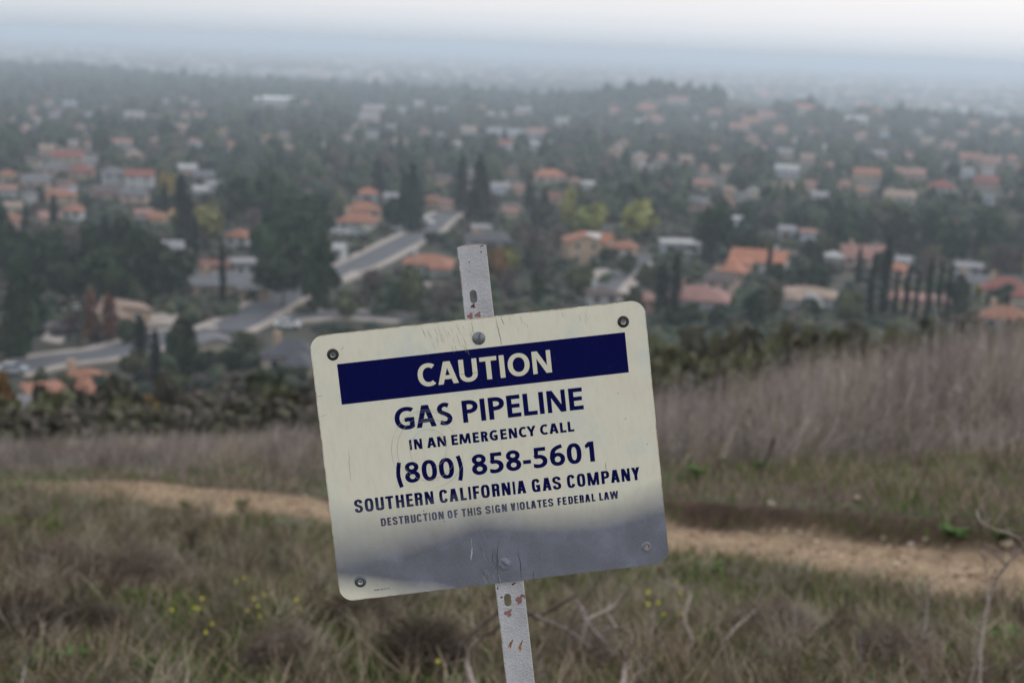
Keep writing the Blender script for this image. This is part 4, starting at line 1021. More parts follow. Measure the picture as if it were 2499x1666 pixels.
def crown_pts(kind, rng, n):
    if kind in ('round', 'umbrella', 'droop'):
        L = []
        for k in range(13):
            a = rng.uniform(0, 2 * math.pi); rr = rng.uniform(.05, .30); z = rng.uniform(.24, .78)
            if kind == 'umbrella': z = rng.uniform(.45, .72); rr = rng.uniform(.05, .36)
            rr *= math.sqrt(max(.15, 1 - ((z - .5) / .52) ** 2)); L.append((rr * math.cos(a), rr * math.sin(a), z, rng.uniform(.13, .24)))
        L.append((0, 0, .5, .27))
        L = np.array(L); k = rng.integers(0, len(L), n); d = rng.normal(size=(n, 3)); d /= np.linalg.norm(d, axis=1)[:, None]
        r = L[k, 3:4] * rng.uniform(.65, 1.12, (n, 1)); P = L[k, :3] + d * r * np.array([1, 1, .85 if kind != 'droop' else 1.25])
        P[:, 2] = np.clip(P[:, 2], .02, 1.0); return P
    z = rng.uniform(0, 1, n) ** (.85 if kind == 'spire' else .75)
    if kind == 'spire':
        R_ = .5 * np.minimum(1, (z + .04) * 7) * (1 - z ** 3.2) ** .6; 
    else:
        z = 1 - rng.uniform(0, 1, n) ** .6; R_ = .5 * (1 - z) ** .85 * (.78 + .22 * np.sin(z * 38)) + .015
    a = rng.uniform(0, 2 * math.pi, n); R_ = R_ * (1 + .18 * np.sin(3 * a + z * 9)) * rng.uniform(.55, 1.06, n) ** .6
    return np.stack([R_ * np.cos(a), R_ * np.sin(a), z], 1)
def tube(V, F_, pts, rad, k=5):
    b = len(V); m_ = len(pts)
    for i, p in enumerate(pts):
        p = np.array(p, float); q = np.array(pts[min(i + 1, m_ - 1)], float) - np.array(pts[max(i - 1, 0)], float)
        q /= np.linalg.norm(q) + 1e-9; u = np.cross(q, (0.3, .1, .95) if abs(q[2]) < .9 else (1, 0, 0)); u /= np.linalg.norm(u) + 1e-9; w = np.cross(q, u)
        for j in range(k):
            a = 2 * math.pi * j / k; V.append(tuple(p + rad[i] * (u * math.cos(a) + w * math.sin(a))))
    for i in range(m_ - 1):
        for j in range(k):
            a, c = b + i * k + j, b + i * k + (j + 1) % k; F_.append((a, c, c + k, a + k))
PROTO = {}
def proto(kind, var):
    key = (kind, var)
    if key in PROTO: return PROTO[key]
    rng = np.random.default_rng(100 + var * 7 + sum(map(ord, kind)))
    if kind == 'bare':
        V, F_ = [], []
        for b in range(34):
            a = rng.uniform(0, 2 * math.pi); z0 = rng.uniform(.12, .4); rr = rng.uniform(.15, .46); z1 = rng.uniform(.5, 1.0) * (1 - .5 * rr)
            p = [(0, 0, z0), (rr * .45 * math.cos(a), rr * .45 * math.sin(a), z0 + (z1 - z0) * .55), (rr * math.cos(a + .2), rr * math.sin(a + .2), z1)]
            tube(V, F_, p, [.012, .008, .004], 3)
        P = crown_pts('round', rng, 520); Q, G = quads(P, .035, rng)
        G = G + len(V); V = np.concatenate([np.array(V), Q]); F2 = np.concatenate([np.array(F_), G])
        me_v, me_f = V, F2
    else:
        n, sz = dict(round=(560, .085), umbrella=(560, .08), droop=(700, .07), spire=(420, .11), cone=(520, .09))[kind]
        P = crown_pts(kind, rng, n); V, F2 = quads(P, sz, rng)
        if kind in ('spire',): V = P.repeat(4, 0) + (V - P.repeat(4, 0)) * np.array([1, 1, .35])
        # opaque heart
        L = []; c = []
        nb = 9
        for i in range(7):
            zz = .12 + .76 * i / 6 if kind in ('spire', 'cone') else .26 + .5 * i / 6
            rr = {'spire': .3 * (1 - (zz) ** 3) ** .5, 'cone': .36 * (1 - zz), 'round': .30 * math.sqrt(max(0, 1 - ((zz - .51) / .3) ** 2)), 'umbrella': .33 * math.sqrt(max(0, 1 - ((zz - .58) / .2) ** 2)) if abs(zz - .58) < .2 else .02, 'droop': .27 * math.sqrt(max(0, 1 - ((zz - .5) / .34) ** 2))}[kind]
            for j in range(nb):
                a = 2 * math.pi * j / nb; q = rr * rng.uniform(.75, 1.15); L.append((q * math.cos(a), q * math.sin(a), zz))
        for i in range(6):
            for j in range(nb): c.append((i * nb + j, i * nb + (j + 1) % nb, (i + 1) * nb + (j + 1) % nb, (i + 1) * nb + j))
        F2 = np.concatenate([F2, np.array(c) + len(V)]); V = np.concatenate([V, np.array(L)])
        me_v, me_f = V, F2
    me = bpy.data.meshes.new('crown')
    V = np.asarray(me_v, np.float32); F2 = np.asarray(me_f, np.int32)
    me.vertices.add(len(V)); me.vertices.foreach_set('co', V.ravel()); me.loops.add(F2.size); me.loops.foreach_set('vertex_index', F2.ravel())
    me.polygons.add(len(F2)); me.polygons.foreach_set('loop_start', np.arange(0, F2.size, 4, dtype=np.int32)); me.update(calc_edges=True)
    PROTO[key] = me; return me
CM = {}
def crown_mesh(kind, var, mat):
    k = (kind, var, mat)
    if k not in CM:
        me = proto(kind, var).copy(); me.name = 'crown'; me.materials.append(FOL[mat]); CM[k] = me
    return CM[k]
TM = {}
def trunk_mesh(pale):
    if pale not in TM:
        V, F_ = [], []
        tube(V, F_, [(0, 0, -.08), (.01, 0, .2), (-.01, .02, .45), (.02, 0, .72)], [.035, .026, .018, .006], 7)
        for a in (0.3, 2.2, 4.1): tube(V, F_, [(0, 0, .22 + .05 * a / 2), (.10 * math.cos(a), .10 * math.sin(a), .42), (.2 * math.cos(a), .2 * math.sin(a), .6)], [.014, .010, .004], 5)
        me = bpy.data.meshes.new('trunk'); me.from_pydata(V, [], F_); me.materials.append(M_PALEBARK if pale else M_BARK); TM[pale] = me
    return TM[pale]
KIND = dict(  # code: crown shape, material, description, crown base
    E=('round', 'ever', 'dark rounded evergreen tree', .06), C=('spire', 'cyp', 'slim dark cypress', .02), P=('cone', 'con', 'dark pointed conifer', .05),
    Y=('round', 'yel', 'yellow-green leafy tree', .12), G=('round', 'gold', 'golden yellow tree', .08), B=('bare', 'bare', 'leafless brown tree', .1),
    O=('round', 'olive', 'olive-green tree', .06), R=('spire', 'rust', 'narrow rust-red tree', .05), M=('round', 'grn', 'mid-green bushy tree', .04),
    D=('droop', 'ever', 'drooping dark evergreen tree', .02), U=('umbrella', 'ever', 'umbrella-crowned evergreen tree', .02))
TB = []
tn_ = [0]
def tree(px, pb, pt, wp, k, label=None, short=None, g=None):
    gx, gy, gz = g or ground(px, pb, 60)
    h = (pb - pt) * pxm(gy) * 1.01; w = wp * pxm(gy) * 1.08
    shape, mat, desc, cb = KIND[k]; tn_[0] += 1; var = tn_[0] % 4
    name = {'C': 'cypress_tree', 'P': 'conifer_tree', 'B': 'bare_tree'}.get(k, 'tree')
    root = empty(name, (gx, gy, gz), rs.uniform(0, 6.28))
    tr_ = bpy.data.objects.new('trunk', trunk_mesh(k == 'B')); COL.objects.link(tr_); tr_.parent = root
    tr_.scale = (min(w, h * .5) * 1.2, min(w, h * .5) * 1.2, h)
    cr_ = bpy.data.objects.new('crown', crown_mesh(shape, var, mat)); COL.objects.link(cr_); cr_.parent = root
    cr_.scale = (w, w, h * (1 - cb)); cr_.location = (0, 0, h * cb)
    TB.append((px - wp / 2, px + wp / 2, pt, pb, gy))
    if short: LAND.append((short, px, (pb + pt) / 2))
    if label: tag(root, label, 'tree', 'trees of the valley town')
    else:
        desc = {True: 'tall ', False: ''}[h > 15] + ('small ' if h < 6 else '') + desc
        REG.append((root, desc, px, (pb + pt) / 2, 'tree', 'trees of the valley town'))
    return root
t = tree
t(58, 880, 645, 120, 'D', 'big drooping dark tree at the left edge above the curving street', 'the big drooping tree')
for a in ((170,760,600,150,'E'),(270,770,588,150,'E'),(385,745,560,135,'E'),(60,700,560,130,'E'),(310,690,520,105,'E'),(125,690,550,105,'E'),(430,705,600,110,'E'),(228,690,540,90,'E'),(10,640,500,80,'E'),(350,640,560,70,'M'),
          (772,762,560,110,'E'),(735,705,540,90,'E'),(655,700,500,120,'E'),(600,560,420,120,'E'),(770,600,470,85,'E'),(640,540,410,110,'E'),(560,520,430,80,'E'),(835,560,520,40,'E'),(690,560,440,80,'M'),
          (985,560,420,42,'P'),(960,560,480,65,'E'),(1125,515,382,28,'C'),(1290,520,430,30,'P'),(1328,520,455,32,'P'),(1372,475,445,34,'E'),(1425,545,472,52,'E'),(132,565,475,20,'C'),(216,525,480,24,'E'),
          (1805,592,535,30,'P'),(1838,592,548,22,'P'),(853,460,382,28,'P'),(730,600,520,60,'B'),(108,640,520,90,'B'),
          (1461,562,487,46,'Y'),(1055,596,562,48,'E'),(1302,665,600,66,'E'),(1310,768,650,42,'E'),(1480,650,602,48,'E'),(1575,700,640,52,'O'),(1548,770,694,48,'O'),(1395,600,560,40,'E'),
          (845,780,718,80,'O'),(905,765,640,95,'B'),(1000,765,645,85,'O'),(1090,770,668,90,'B'),(960,770,690,60,'E'),(1160,700,632,60,'B'),(1235,730,640,70,'B'),(1190,640,590,50,'E'),(1340,640,590,60,'B'),
          (1835,798,700,66,'E'),(1882,790,690,60,'O'),(1902,694,640,66,'E'),(1962,694,628,84,'E'),(2012,680,640,60,'E'),(2068,790,705,78,'O'),(1752,800,742,56,'E'),(1682,800,738,76,'E'),(1640,812,745,60,'E'),(1690,845,785,74,'B'),(1990,778,735,46,'E'),
          (2348,634,568,20,'C'),(2308,628,567,20,'C'),(2264,622,560,40,'E'),(2462,745,692,76,'E'),(2428,740,700,56,'E'),(2388,730,690,42,'Y'),(2340,782,665,54,'E'),(2155,690,600,60,'E'),
          (2440,690,578,110,'B'),(2490,690,590,90,'B'),(2380,640,560,80,'B'),(2300,560,505,120,'B'),(2200,560,500,120,'B'),(2420,570,505,130,'B'),(2100,545,492,110,'B'),(2000,540,492,90,'O'),(2495,560,500,80,'E'),(1880,540,488,70,'E'),(1760,520,478,60,'E'),
          (330,930,852,80,'O'),(420,880,800,50,'E'),(600,870,800,70,'O'),(560,900,842,90,'E'),(640,900,850,70,'O'),(700,940,885,90,'M'),(500,905,850,80,'E'),(430,960,900,90,'O'),(160,985,900,70,'O'),(235,985,905,80,'E'),(95,985,890,60,'O'),(20,860,790,80,'O')): t(*a)
t(690, 748, 590, 165, 'E', 'largest dark evergreen clump, left of the straight road', 'the largest dark evergreen'); t(722, 640, 468, 130, 'E')
t(1168, 538, 384, 66, 'P', 'tallest broad pointed conifer, directly above the post', 'the tallest conifer'); t(1004, 565, 398, 55, 'P'); t(922, 482, 388, 24, 'C', 'slim dark cypress between bright orange roof and pale roof')
t(403, 548, 440, 15, 'C', 'thin dark cypress in front of a golden tree, upper left', 'the thin upper cypress'); t(444, 618, 428, 32, 'C', 'tall thin cypress just left of the yellow-green tree', 'the tall left cypress'); t(478, 642, 522, 14, 'C'); t(543, 755, 588, 17, 'C', 'lone thin cypress standing by the roadside below the grey ranch house', 'the lone thin cypress')
t(492, 600, 496, 128, 'Y', 'wide yellow-green tree at left between cypress and white house', 'the yellow-green tree'); t(407, 500, 415, 48, 'G'); t(1383, 560, 455, 44, 'Y', 'tall narrow yellow tree at upper centre', 'the narrow yellow tree'); t(1562, 600, 486, 112, 'Y', 'wide yellow-green round tree above the low orange roofs', 'the wide yellow-green tree')
t(1214, 698, 596, 56, 'G', 'golden yellow tree peeking out right of the post top')
t(1738, 645, 487, 108, 'U', 'umbrella-crowned dark tree right of the white flat-roofed house', 'the umbrella-crowned tree'); t(1727, 650, 545, 36, 'C'); t(2062, 612, 512, 96, 'E', 'broad dark tree left above the large pink-red roof', 'the broad dark tree'); t(2120, 600, 520, 60, 'E')
t(1290, 650, 535, 130, 'B', 'large leafless brown tree above the sign, right of the post', 'the large leafless tree')
t(1612, 775, 640, 36, 'C', 'left one of two dark cypresses right above the sign corner', 'the dark cypress pair'); t(1645, 765, 615, 26, 'C', 'right one of two dark cypresses right above the sign corner'); t(1874, 690, 600, 15, 'C', 'thin cypress in front of the orange house with pale chimney')
t(1415, 735, 643, 80, 'O', 'round olive-green tree just above the sign, right half', 'the round olive tree')
for i, (a, lab) in enumerate((((2091,712,600,15),'first'),((2120,785,618,16),'second'),((2152,790,580,22),'third and tallest'),((2180,790,672,13),'fourth'),((2206,790,646,14),'fifth'),((2231,790,656,13),'sixth'),((2260,790,624,15),'seventh'),((2286,790,638,14),'eighth'),((2308,788,650,15),'ninth'))):
    t(*a, 'C', lab + ' from left in the row of slim cypresses at right', 'the row of slim cypresses' if i == 5 else None)
t(2266, 700, 595, 80, 'B', 'leafless orange-brown tree behind the row of slim cypresses')
t(345, 888, 772, 38, 'C', 'dense dark cypress left of a thinner one, above the scrub at left'); t(380, 935, 800, 26, 'C', 'dark cypress right of a denser one, above the scrub at left', 'the two dark scrub cypresses'); t(456, 935, 768, 92, 'E', 'dark broad tree right of two cypresses, above the scrub', 'the broad tree over the scrub')
t(222, 835, 700, 36, 'R', 'rust-red narrow tree, left of another one, before the tan house at left'); t(268, 838, 714, 38, 'R', 'rust-red narrow tree, right of another one, before the tan house at left'); t(180, 838, 745, 60, 'B'); t(310, 842, 775, 50, 'M')
# filler trees between the houses
fr = random.Random(5); nfill = 0
def clear(px, pt, pb, w, gy):
    for x0, x1, y0, y1, hy in HBOX:
        if gy < hy + 4 and px + w / 2 > x0 and px - w / 2 < x1 and pb > y0 and pt < y1: return False
        if gy >= hy + 4 and abs(px - (x0 + x1) / 2) < (x1 - x0) / 2 and gy < hy + 14: return False
    for x0, x1, y0, y1, ty in TB:
        if abs(px - (x0 + x1) / 2) < (x1 - x0 + w) * .22 and abs(pb - y1) < 7: return False
    return True
for _ in range(6000):
    if nfill >= 165: break
    pb = 340 + 400 * fr.random() ** 1.5; px = fr.uniform(-30, 2530)
    if pb > 520 and 640 < px < 1100: continue
    if pb > 690 and px < 1700: continue
    gx, gy, gz = ground(px, pb, 150)
    if gy > 560: continue
    k = fr.choices('EPCOMBY', (9, 2, 2, 3, 3, 3, 1))[0]
    h = fr.uniform(4.5, 11) * (1.25 if k in 'PC' else 1); w = h * dict(C=.2, P=.45).get(k, fr.uniform(.8, 1.15))
    hp, wp = h * FPX / gy, w * FPX / gy
    if not clear(px, pb - hp, pb, wp, gy): continue
    tree(px, pb, pb - hp, wp, k, g=(gx, gy, gz)); nfill += 1

# the far woods: one continuous canopy
ICO = [(0, 0, 1), (.894, 0, .447), (.276, .851, .447), (-.724, .526, .447), (-.724, -.526, .447), (.276, -.851, .447), (.724, .526, -.447), (-.276, .851, -.447), (-.894, 0, -.447), (-.276, -.851, -.447), (.724, -.526, -.447), (0, 0, -1)]
IF = [(0, 1, 2), (0, 2, 3), (0, 3, 4), (0, 4, 5), (0, 5, 1), (1, 6, 2), (2, 7, 3), (3, 8, 4), (4, 9, 5), (5, 10, 1), (6, 7, 2), (7, 8, 3), (8, 9, 4), (9, 10, 5), (10, 6, 1), (11, 7, 6), (11, 8, 7), (11, 9, 8), (11, 10, 9), (11, 6, 10)]
ICO = np.array(ICO); IF = np.array(IF)
def blobs(name, P, S, cols, mat, rng):
    n = len(P); V = ICO[None] * rng.uniform(.65, 1.3, (n, 12, 1)) * S[:, None, :] + P[:, None, :]
    F_ = IF[None] + (np.arange(n) * 12)[:, None, None]
    o = mesh_obj(name, V.reshape(-1, 3), F_.reshape(-1, 3), mat)
    set_tint(o, np.repeat(cols, 12, 0)); return o
mt = N('mixed_foliage'); ta = mt.attr('tint'); mt.color(ta.outputs['Color']); mt.set(Roughness=.8); M_TINT = mt.m
def palette(n, rng, P):
    base = np.array([(.019, .032, .018), (.032, .048, .022), (.06, .066, .032), (.068, .054, .042), (.016, .027, .020)])
    return base[rng.choice(5, n, p=P)] * rng.uniform(.7, 1.35, (n, 1))
rng = np.random.default_rng(5)
n = 46000
Y = 640 * (9.5 ** rng.uniform(0, 1, n)); X = rng.uniform(-.62, .62, n) * Y
Y = 430 * (11.5 ** rng.uniform(0, 1, n)); X = rng.uniform(-.5, .5, n) * Y
dens = vnoise(X, Y, 90, 4) * .5 + vnoise(X, Y, 30, 6) * .35
keep = (rng.uniform(-1, 1, n) < (dens + .22 + .17 * sm(1100, 1900, Y) - .6 * sm(1900, 2500, Y))) & (Y < ridge(X, Y) + 150)
# leave the houses of the hill visible
pz = TT(X, Y); q = (CAMN.T @ np.stack([X, Y, pz + 3])); PX = CX + FPX * q[0] / -q[2]; PY = CY - FPX * q[1] / -q[2]
SW_ = 6.0 * FPX / Y; TOPY = PY - 5.5 * FPX / Y; BOTY = PY + 3 * FPX / Y
for x0, x1, y0, y1, hy in HBOX:
    if hy > 330: keep &= ~((PX > x0 - SW_ * .5) & (PX < x1 + SW_ * .5) & (Y < hy + 12) & (TOPY < y1) & (BOTY > y0))
    if False: keep &= ~((PX > x0 + 2) & (PX < x1 - 2) & (PY > y0 + 2) & (Y < hy + 22) & (Y > hy - 170) & (PY < y1 + 26))
X, Y, pz = X[keep], Y[keep], pz[keep]; n = len(X)
grow = 1 + np.clip((Y - 500) / 1800, 0, 2)
S = np.stack([rng.uniform(2.2, 5.0, n) * grow, rng.uniform(2.2, 5.0, n) * grow, rng.uniform(1.8, 5.2, n) * (1 + .25 * (grow - 1)) * np.where(rng.uniform(0, 1, n) < .12, 1.7, 1)], 1)
nq = int((Y < 1e9).sum()); per = 12
k = np.repeat(np.arange(n), per); d = rng.normal(size=(n * per, 3)); d /= np.linalg.norm(d, axis=1)[:, None]
C_ = np.stack([X, Y, pz + S[:, 2] * .75], 1)[k] + d * S[k] * np.array([.95, .95, 1.05]); V, G = quads(C_, 1.0, rng)
pc = palette(n, rng, (.32, .25, .16, .12, .15))
V = C_.repeat(4, 0) + (V - C_.repeat(4, 0)) * (S[k, 0] / 4.5).repeat(4)[:, None]
o = mesh_obj('wood_foliage', V, G, M_TINT); set_tint(o, np.repeat(pc[k] * rng.uniform(.5, 1.7, (n * per, 1)), 4, 0)); tag(o, 'leafy crowns of the continuous woodland between and behind the houses', 'woodland', kind='stuff')
fw = blobs('far_wood', np.stack([X, Y, pz + S[:, 2] * .75], 1), S * .9, pc, M_TINT, rng)
tag(fw, 'hazy blue-green woodland covering the plain up to the horizon', 'woodland', kind='stuff')
# far roofs that read only as pale specks
nb_ = 11000; Yb = 2500 * (4.6 ** rng.uniform(0, 1, nb_)); Xb = rng.uniform(-.5, .5, nb_) * Yb; kb = rng.uniform(-1, 1, nb_) < vnoise(Xb, Yb, 420, 5) + .35 - .5 * sm(4500, 9000, Yb); Xb, Yb = Xb[kb], Yb[kb]; nb_ = len(Xb)
Sb = np.stack([rng.uniform(8, 28, nb_), rng.uniform(8, 28, nb_), rng.uniform(5, 11, nb_)], 1)
bw_ = blobs('basin_trees', np.stack([Xb, Yb, TT(Xb, Yb) + 5], 1), Sb, palette(nb_, rng, (.3, .3, .2, .1, .1)), M_TINT, rng); tag(bw_, 'faint tree masses on the hazy plain far beyond the wooded ridge', 'woodland', kind='stuff')
n = 4200; Y = 2500 * (4.2 ** rng.uniform(0, 1, n)); X = rng.uniform(-.5, .5, n) * Y; keep = rng.uniform(-1, 1, n) < vnoise(X, Y, 400, 7) + .1
X, Y = X[keep], Y[keep]; pz = TT(X, Y); V, F_ = [], []; cc = []
pal = [(.45, .45, .46), (.5, .48, .46), (.42, .30, .26), (.48, .24, .17), (.36, .35, .36)]
for i in range(len(X)):
    w, d, h = rng.uniform(12, 50), rng.uniform(12, 30), rng.uniform(5, 12); a = rng.uniform(0, 3.14); k = len(V); c, s_ = math.cos(a), math.sin(a)
    for (x, y, z) in ((-w, -d, 0), (w, -d, 0), (w, d, 0), (-w, d, 0), (-w, -d, h), (w, -d, h), (w, d, h), (-w, d, h), (-w * .5, 0, h + 2.5), (w * .5, 0, h + 2.5)):
        V.append((X[i] + (x * c - y * s_) * .5, Y[i] + (x * s_ + y * c) * .5, pz[i] + z))
    F_ += [(k, k + 1, k + 5, k + 4), (k + 1, k + 2, k + 6, k + 5), (k + 2, k + 3, k + 7, k + 6), (k + 3, k, k + 4, k + 7), (k + 4, k + 5, k + 9, k + 8), (k + 5, k + 6, k + 9), (k + 6, k + 7, k + 8, k + 9), (k + 7, k + 4, k + 8)]
    cc += [pal[rng.integers(5)]] * 10
ft = mesh_obj('far_town', V, F_, M_TINT); set_tint(ft, np.array(cc)); tag(ft, 'pale specks of distant roofs scattered through the hazy woodland', 'town', kind='stuff')
# garden shrubs and hedges between the houses
n = 15000; Y = 185 * (3.2 ** rng.uniform(0, 1, n)); X = rng.uniform(-.5, .5, n) * Y; pz = TT(X, Y)
q = (CAMN.T @ np.stack([X, Y, pz + 1])); PX = CX + FPX * q[0] / -q[2]; PY = CY - FPX * q[1] / -q[2]
keep = rng.uniform(-1, 1, n) < (vnoise(X, Y, 14, 2) * .6 + vnoise(X, Y, 45, 5) * .5 + .35)
for x0, x1, y0, y1, hy in HBOX: keep &= ~((PX > x0) & (PX < x1) & (PY > y0) & (PY < y1 - 3))
def nearline(px, py, pts, d):
    m = np.zeros(len(px), bool)
    for (x0, y0), (x1, y1) in zip(pts[:-1], pts[1:]):
        tt = np.clip(((px - x0) * (x1 - x0) + (py - y0) * (y1 - y0)) / ((x1 - x0) ** 2 + (y1 - y0) ** 2), 0, 1)
        m |= (np.hypot(px - x0 - tt * (x1 - x0), (py - y0 - tt * (y1 - y0)) * 1.3) < d)
    return m
ROADPX = [[(540, 812), (612, 775), (690, 727), (760, 692), (860, 655), (935, 618), (990, 590), (1045, 562), (1062, 540), (1100, 520)],
          [(0, 915), (80, 893), (150, 878), (230, 873), (330, 852), (430, 815), (520, 815)], [(700, 778), (800, 768), (1000, 778)], [(1440, 745), (1475, 705), (1548, 648), (1570, 622)], [(345, 780), (440, 778)], [(100, 825), (165, 830)]]
for rp in ROADPX: keep &= ~nearline(PX, PY, rp, 48 if rp[0][0] in (540, 0) else 26)
X, Y, pz = X[keep], Y[keep], pz[keep]; n = len(X)
S = np.stack([rng.uniform(.7, 2.2, n), rng.uniform(.7, 2.2, n), rng.uniform(.5, 1.5, n)], 1)
gs = blobs('garden_shrubs', np.stack([X, Y, pz + S[:, 2] * .6], 1), S, palette(n, rng, (.25, .25, .22, .2, .08)), M_TINT, rng)
tag(gs, 'low garden shrubs and hedges filling the gaps between houses', 'shrubs', kind='stuff')

# --- parked cars
CAR = {}
M_TYRE = simple('tyre', (.02, .02, .02), .2, 5)
def car(px, py, col, yaw, label):
    key = col
    if key not in CAR:
        m = N('car_paint_' + col); c = dict(white=(.75, .75, .75), silver=(.45, .48, .52), dark=(.02, .022, .03), purple=(.12, .05, .09), blue=(.12, .18, .3), mirror=(.95, .95, .95))[col]
        m.color(c); m.set(Roughness=.25, Metallic=.0 if col != 'mirror' else 1.0); m.b.inputs['Specular IOR Level'].default_value = .5; CAR[key] = m.m
    gx, gy, gz = ground(px, py, 150)
    r_ = empty('parked_car', (gx, gy, gz + .28), R(yaw))
    prof = [(-2.2, .35), (-2.2, .85), (-1.9, .95), (-.9, 1.0), (.0, 1.0), (1.2, 1.0), (2.1, .85), (2.2, .35)]
    v = [(x, -.85, z) for x, z in prof] + [(x, .85, z) for x, z in prof]; n = len(prof)
    f = [tuple(range(n)), tuple(range(2 * n - 1, n - 1, -1))] + [(i, n + i, n + (i + 1) % n, (i + 1) % n) for i in range(n)]
    mesh_obj('body', v, f, CAR[key], r_)
    v = [(-1.5, -.75, .96), (1.2, -.75, .96), (.6, -.65, 1.45), (-1.1, -.65, 1.45), (-1.5, .75, .96), (1.2, .75, .96), (.6, .65, 1.45), (-1.1, .65, 1.45)]
    mesh_obj('cabin_window', v, [(0, 1, 2, 3), (5, 4, 7, 6), (1, 5, 6, 2), (4, 0, 3, 7)], M_GLASS if col != 'mirror' else CAR[key], r_)
    mesh_obj('car_roof', [(-1.1, -.65, 1.45), (.6, -.65, 1.45), (.6, .65, 1.45), (-1.1, .65, 1.45), (-1.0, -.55, 1.5), (.5, -.55, 1.5), (.5, .55, 1.5), (-1.0, .55, 1.5)], [(4, 5, 6, 7), (0, 1, 5, 4), (1, 2, 6, 5), (2, 3, 7, 6), (3, 0, 4, 7)], CAR[key], r_)
    for sx_ in (-1.35, 1.35):
        for sy in (-.86, .66):
            V, F_ = [], []; tube(V, F_, [(sx_, sy, .33), (sx_, sy + .2, .33)], [.33, .33], 12); F_ += [tuple(range(11, -1, -1)), tuple(range(12, 24))]
            mesh_obj('wheel', V, F_, M_TYRE, r_)
    tag(r_, label, 'car', 'cars parked in the town'); return r_
car(186, 766, 'white', 10, 'white car parked left of the tan house at left'); car(244, 832, 'dark', -8, 'dark car parked below the tan house at left'); car(140, 812, 'purple', 30, 'purplish dark car on the driveway at left, behind another dark car'); car(162, 824, 'dark', 20, 'dark car on the driveway at left, in front of a purplish one')
car(702, 803, 'white', 5, 'white car beside the road junction, just left of the sign corner'); car(870, 577, 'silver', 20, 'silver car on the far kerb below the wide grey walled orange house'); car(978, 566, 'silver', 0, 'silver blue car in front of dark trees near the upper road end'); car(1040, 548, 'white', -30, 'white car at the upper end of the road')
car(1540, 652, 'silver', 60, 'silver car on the short street right of the tan gabled house'); car(1522, 630, 'mirror', 40, 'bright glinting car right of the tan gabled house'); car(1672, 624, 'white', 0, 'white car in front of the white flat-roofed house'); car(830, 573, 'white', 0, 'white car in front of the wide grey walled orange house')
car(30, 915, 'silver', 12, 'pale silver car on the street at the far left edge')

# ================================================================== HILLSIDE PLANTS
rng = np.random.default_rng(21)
def ribbons(name, base, tip, bow, w, cols, mat=None, segs=2):
    """thin tapering blades from base to tip, bowed sideways"""
    n = len(base); d = tip - base; side = np.stack([np.cos(rng.uniform(-.9, .9, n)), rng.uniform(-.6, .6, n), np.zeros(n)], 1)
    side /= np.linalg.norm(side, axis=1)[:, None]
    ts_ = np.linspace(0, 1, segs + 1); L = []
    for t_ in ts_:
        c = base + d * t_ + bow * (t_ * (1 - t_) * 4)[..., None] if np.ndim(t_) else base + d * t_ + bow * (t_ * (1 - t_) * 4)
        ww = (w * (1 - .85 * t_ ** 1.5))[:, None] * .5
        L += [c - side * ww, c + side * ww]
    V = np.stack(L, 1).reshape(-1, 3); k = 2 * (segs + 1)
    F_ = np.array([(2 * i, 2 * i + 1, 2 * i + 3, 2 * i + 2) for i in range(segs)])
    F_ = (F_[None] + (np.arange(n) * k)[:, None, None]).reshape(-1, 4)
    o = mesh_obj(name, V, F_, mat or M_TINT); set_tint(o, np.repeat(cols, k, 0)); return o
def scatter(n, y0, y1, spread=.44, p=1.0):
    Y = y0 + (y1 - y0) * rng.uniform(0, 1, n) ** p; X = rng.uniform(-spread, spread, n) * (Y + 1.2); return X, Y
def pal(n, cols, p=None, lo=.65, hi=1.4):
    c = np.array(cols); return c[rng.choice(len(c), n, p=p)] * rng.uniform(lo, hi, (n, 1))
DRY = [(.29, .22, .15), (.19, .14, .098), (.40, .32, .225), (.13, .088, .06)]
MAUVE = [(.285, .24, .22), (.41, .35, .32), (.175, .143, .13), (.335, .275, .235)]
GREEN = [(.10, .16, .030), (.14, .19, .045), (.075, .12, .025), (.17, .19, .07)]
def patchy(X, Y, s, seed): return vnoise(X, Y, s, seed) * .6 + vnoise(X, Y, s * .37, seed + 3) * .4
# thatch of dead grass before and beside the path
X, Y = scatter(120000, 3.2, 15.5, .46, 1.25)
keep = rng.uniform(0, 1, len(X)) > track(X, Y) * np.interp(colw(X, Y), [0, 1.5, 3], [.82, .90, 1.0])
ts_ = track_s(X, Y); keep &= (ts_ < 4.5) & (rng.uniform(0, 1, len(X)) < 1 - .65 * sm(1.0, 1.3, ts_)) & ((ts_ < .9) | (ts_ > 1.5) | (colw(X, Y) < 2))
keep &= rng.uniform(-1, 1, len(X)) < patchy(X, Y, .5, 4) + .55
X, Y = X[keep], Y[keep]; n = len(X); Z = TT(X, Y)
hh = rng.uniform(.04, .17, n) * (1 + .5 * patchy(X, Y, .8, 11)); an = rng.uniform(0, 6.28, n); ln = hh * rng.uniform(.3, 1.4, n)
B = np.stack([X, Y, Z - .01], 1); Tp = B + np.stack([np.cos(an) * ln, np.sin(an) * ln, hh], 1)
bw = np.stack([rng.normal(0, .02, n), rng.normal(0, .02, n), rng.uniform(0, .03, n)], 1)
tag(ribbons('dry_grass', B, Tp, bw, rng.uniform(.003, .007, n), pal(n, DRY, (.35, .25, .25, .15))), 'matted dead brown grass covering the slope before and beside the path', 'grass', kind='stuff')
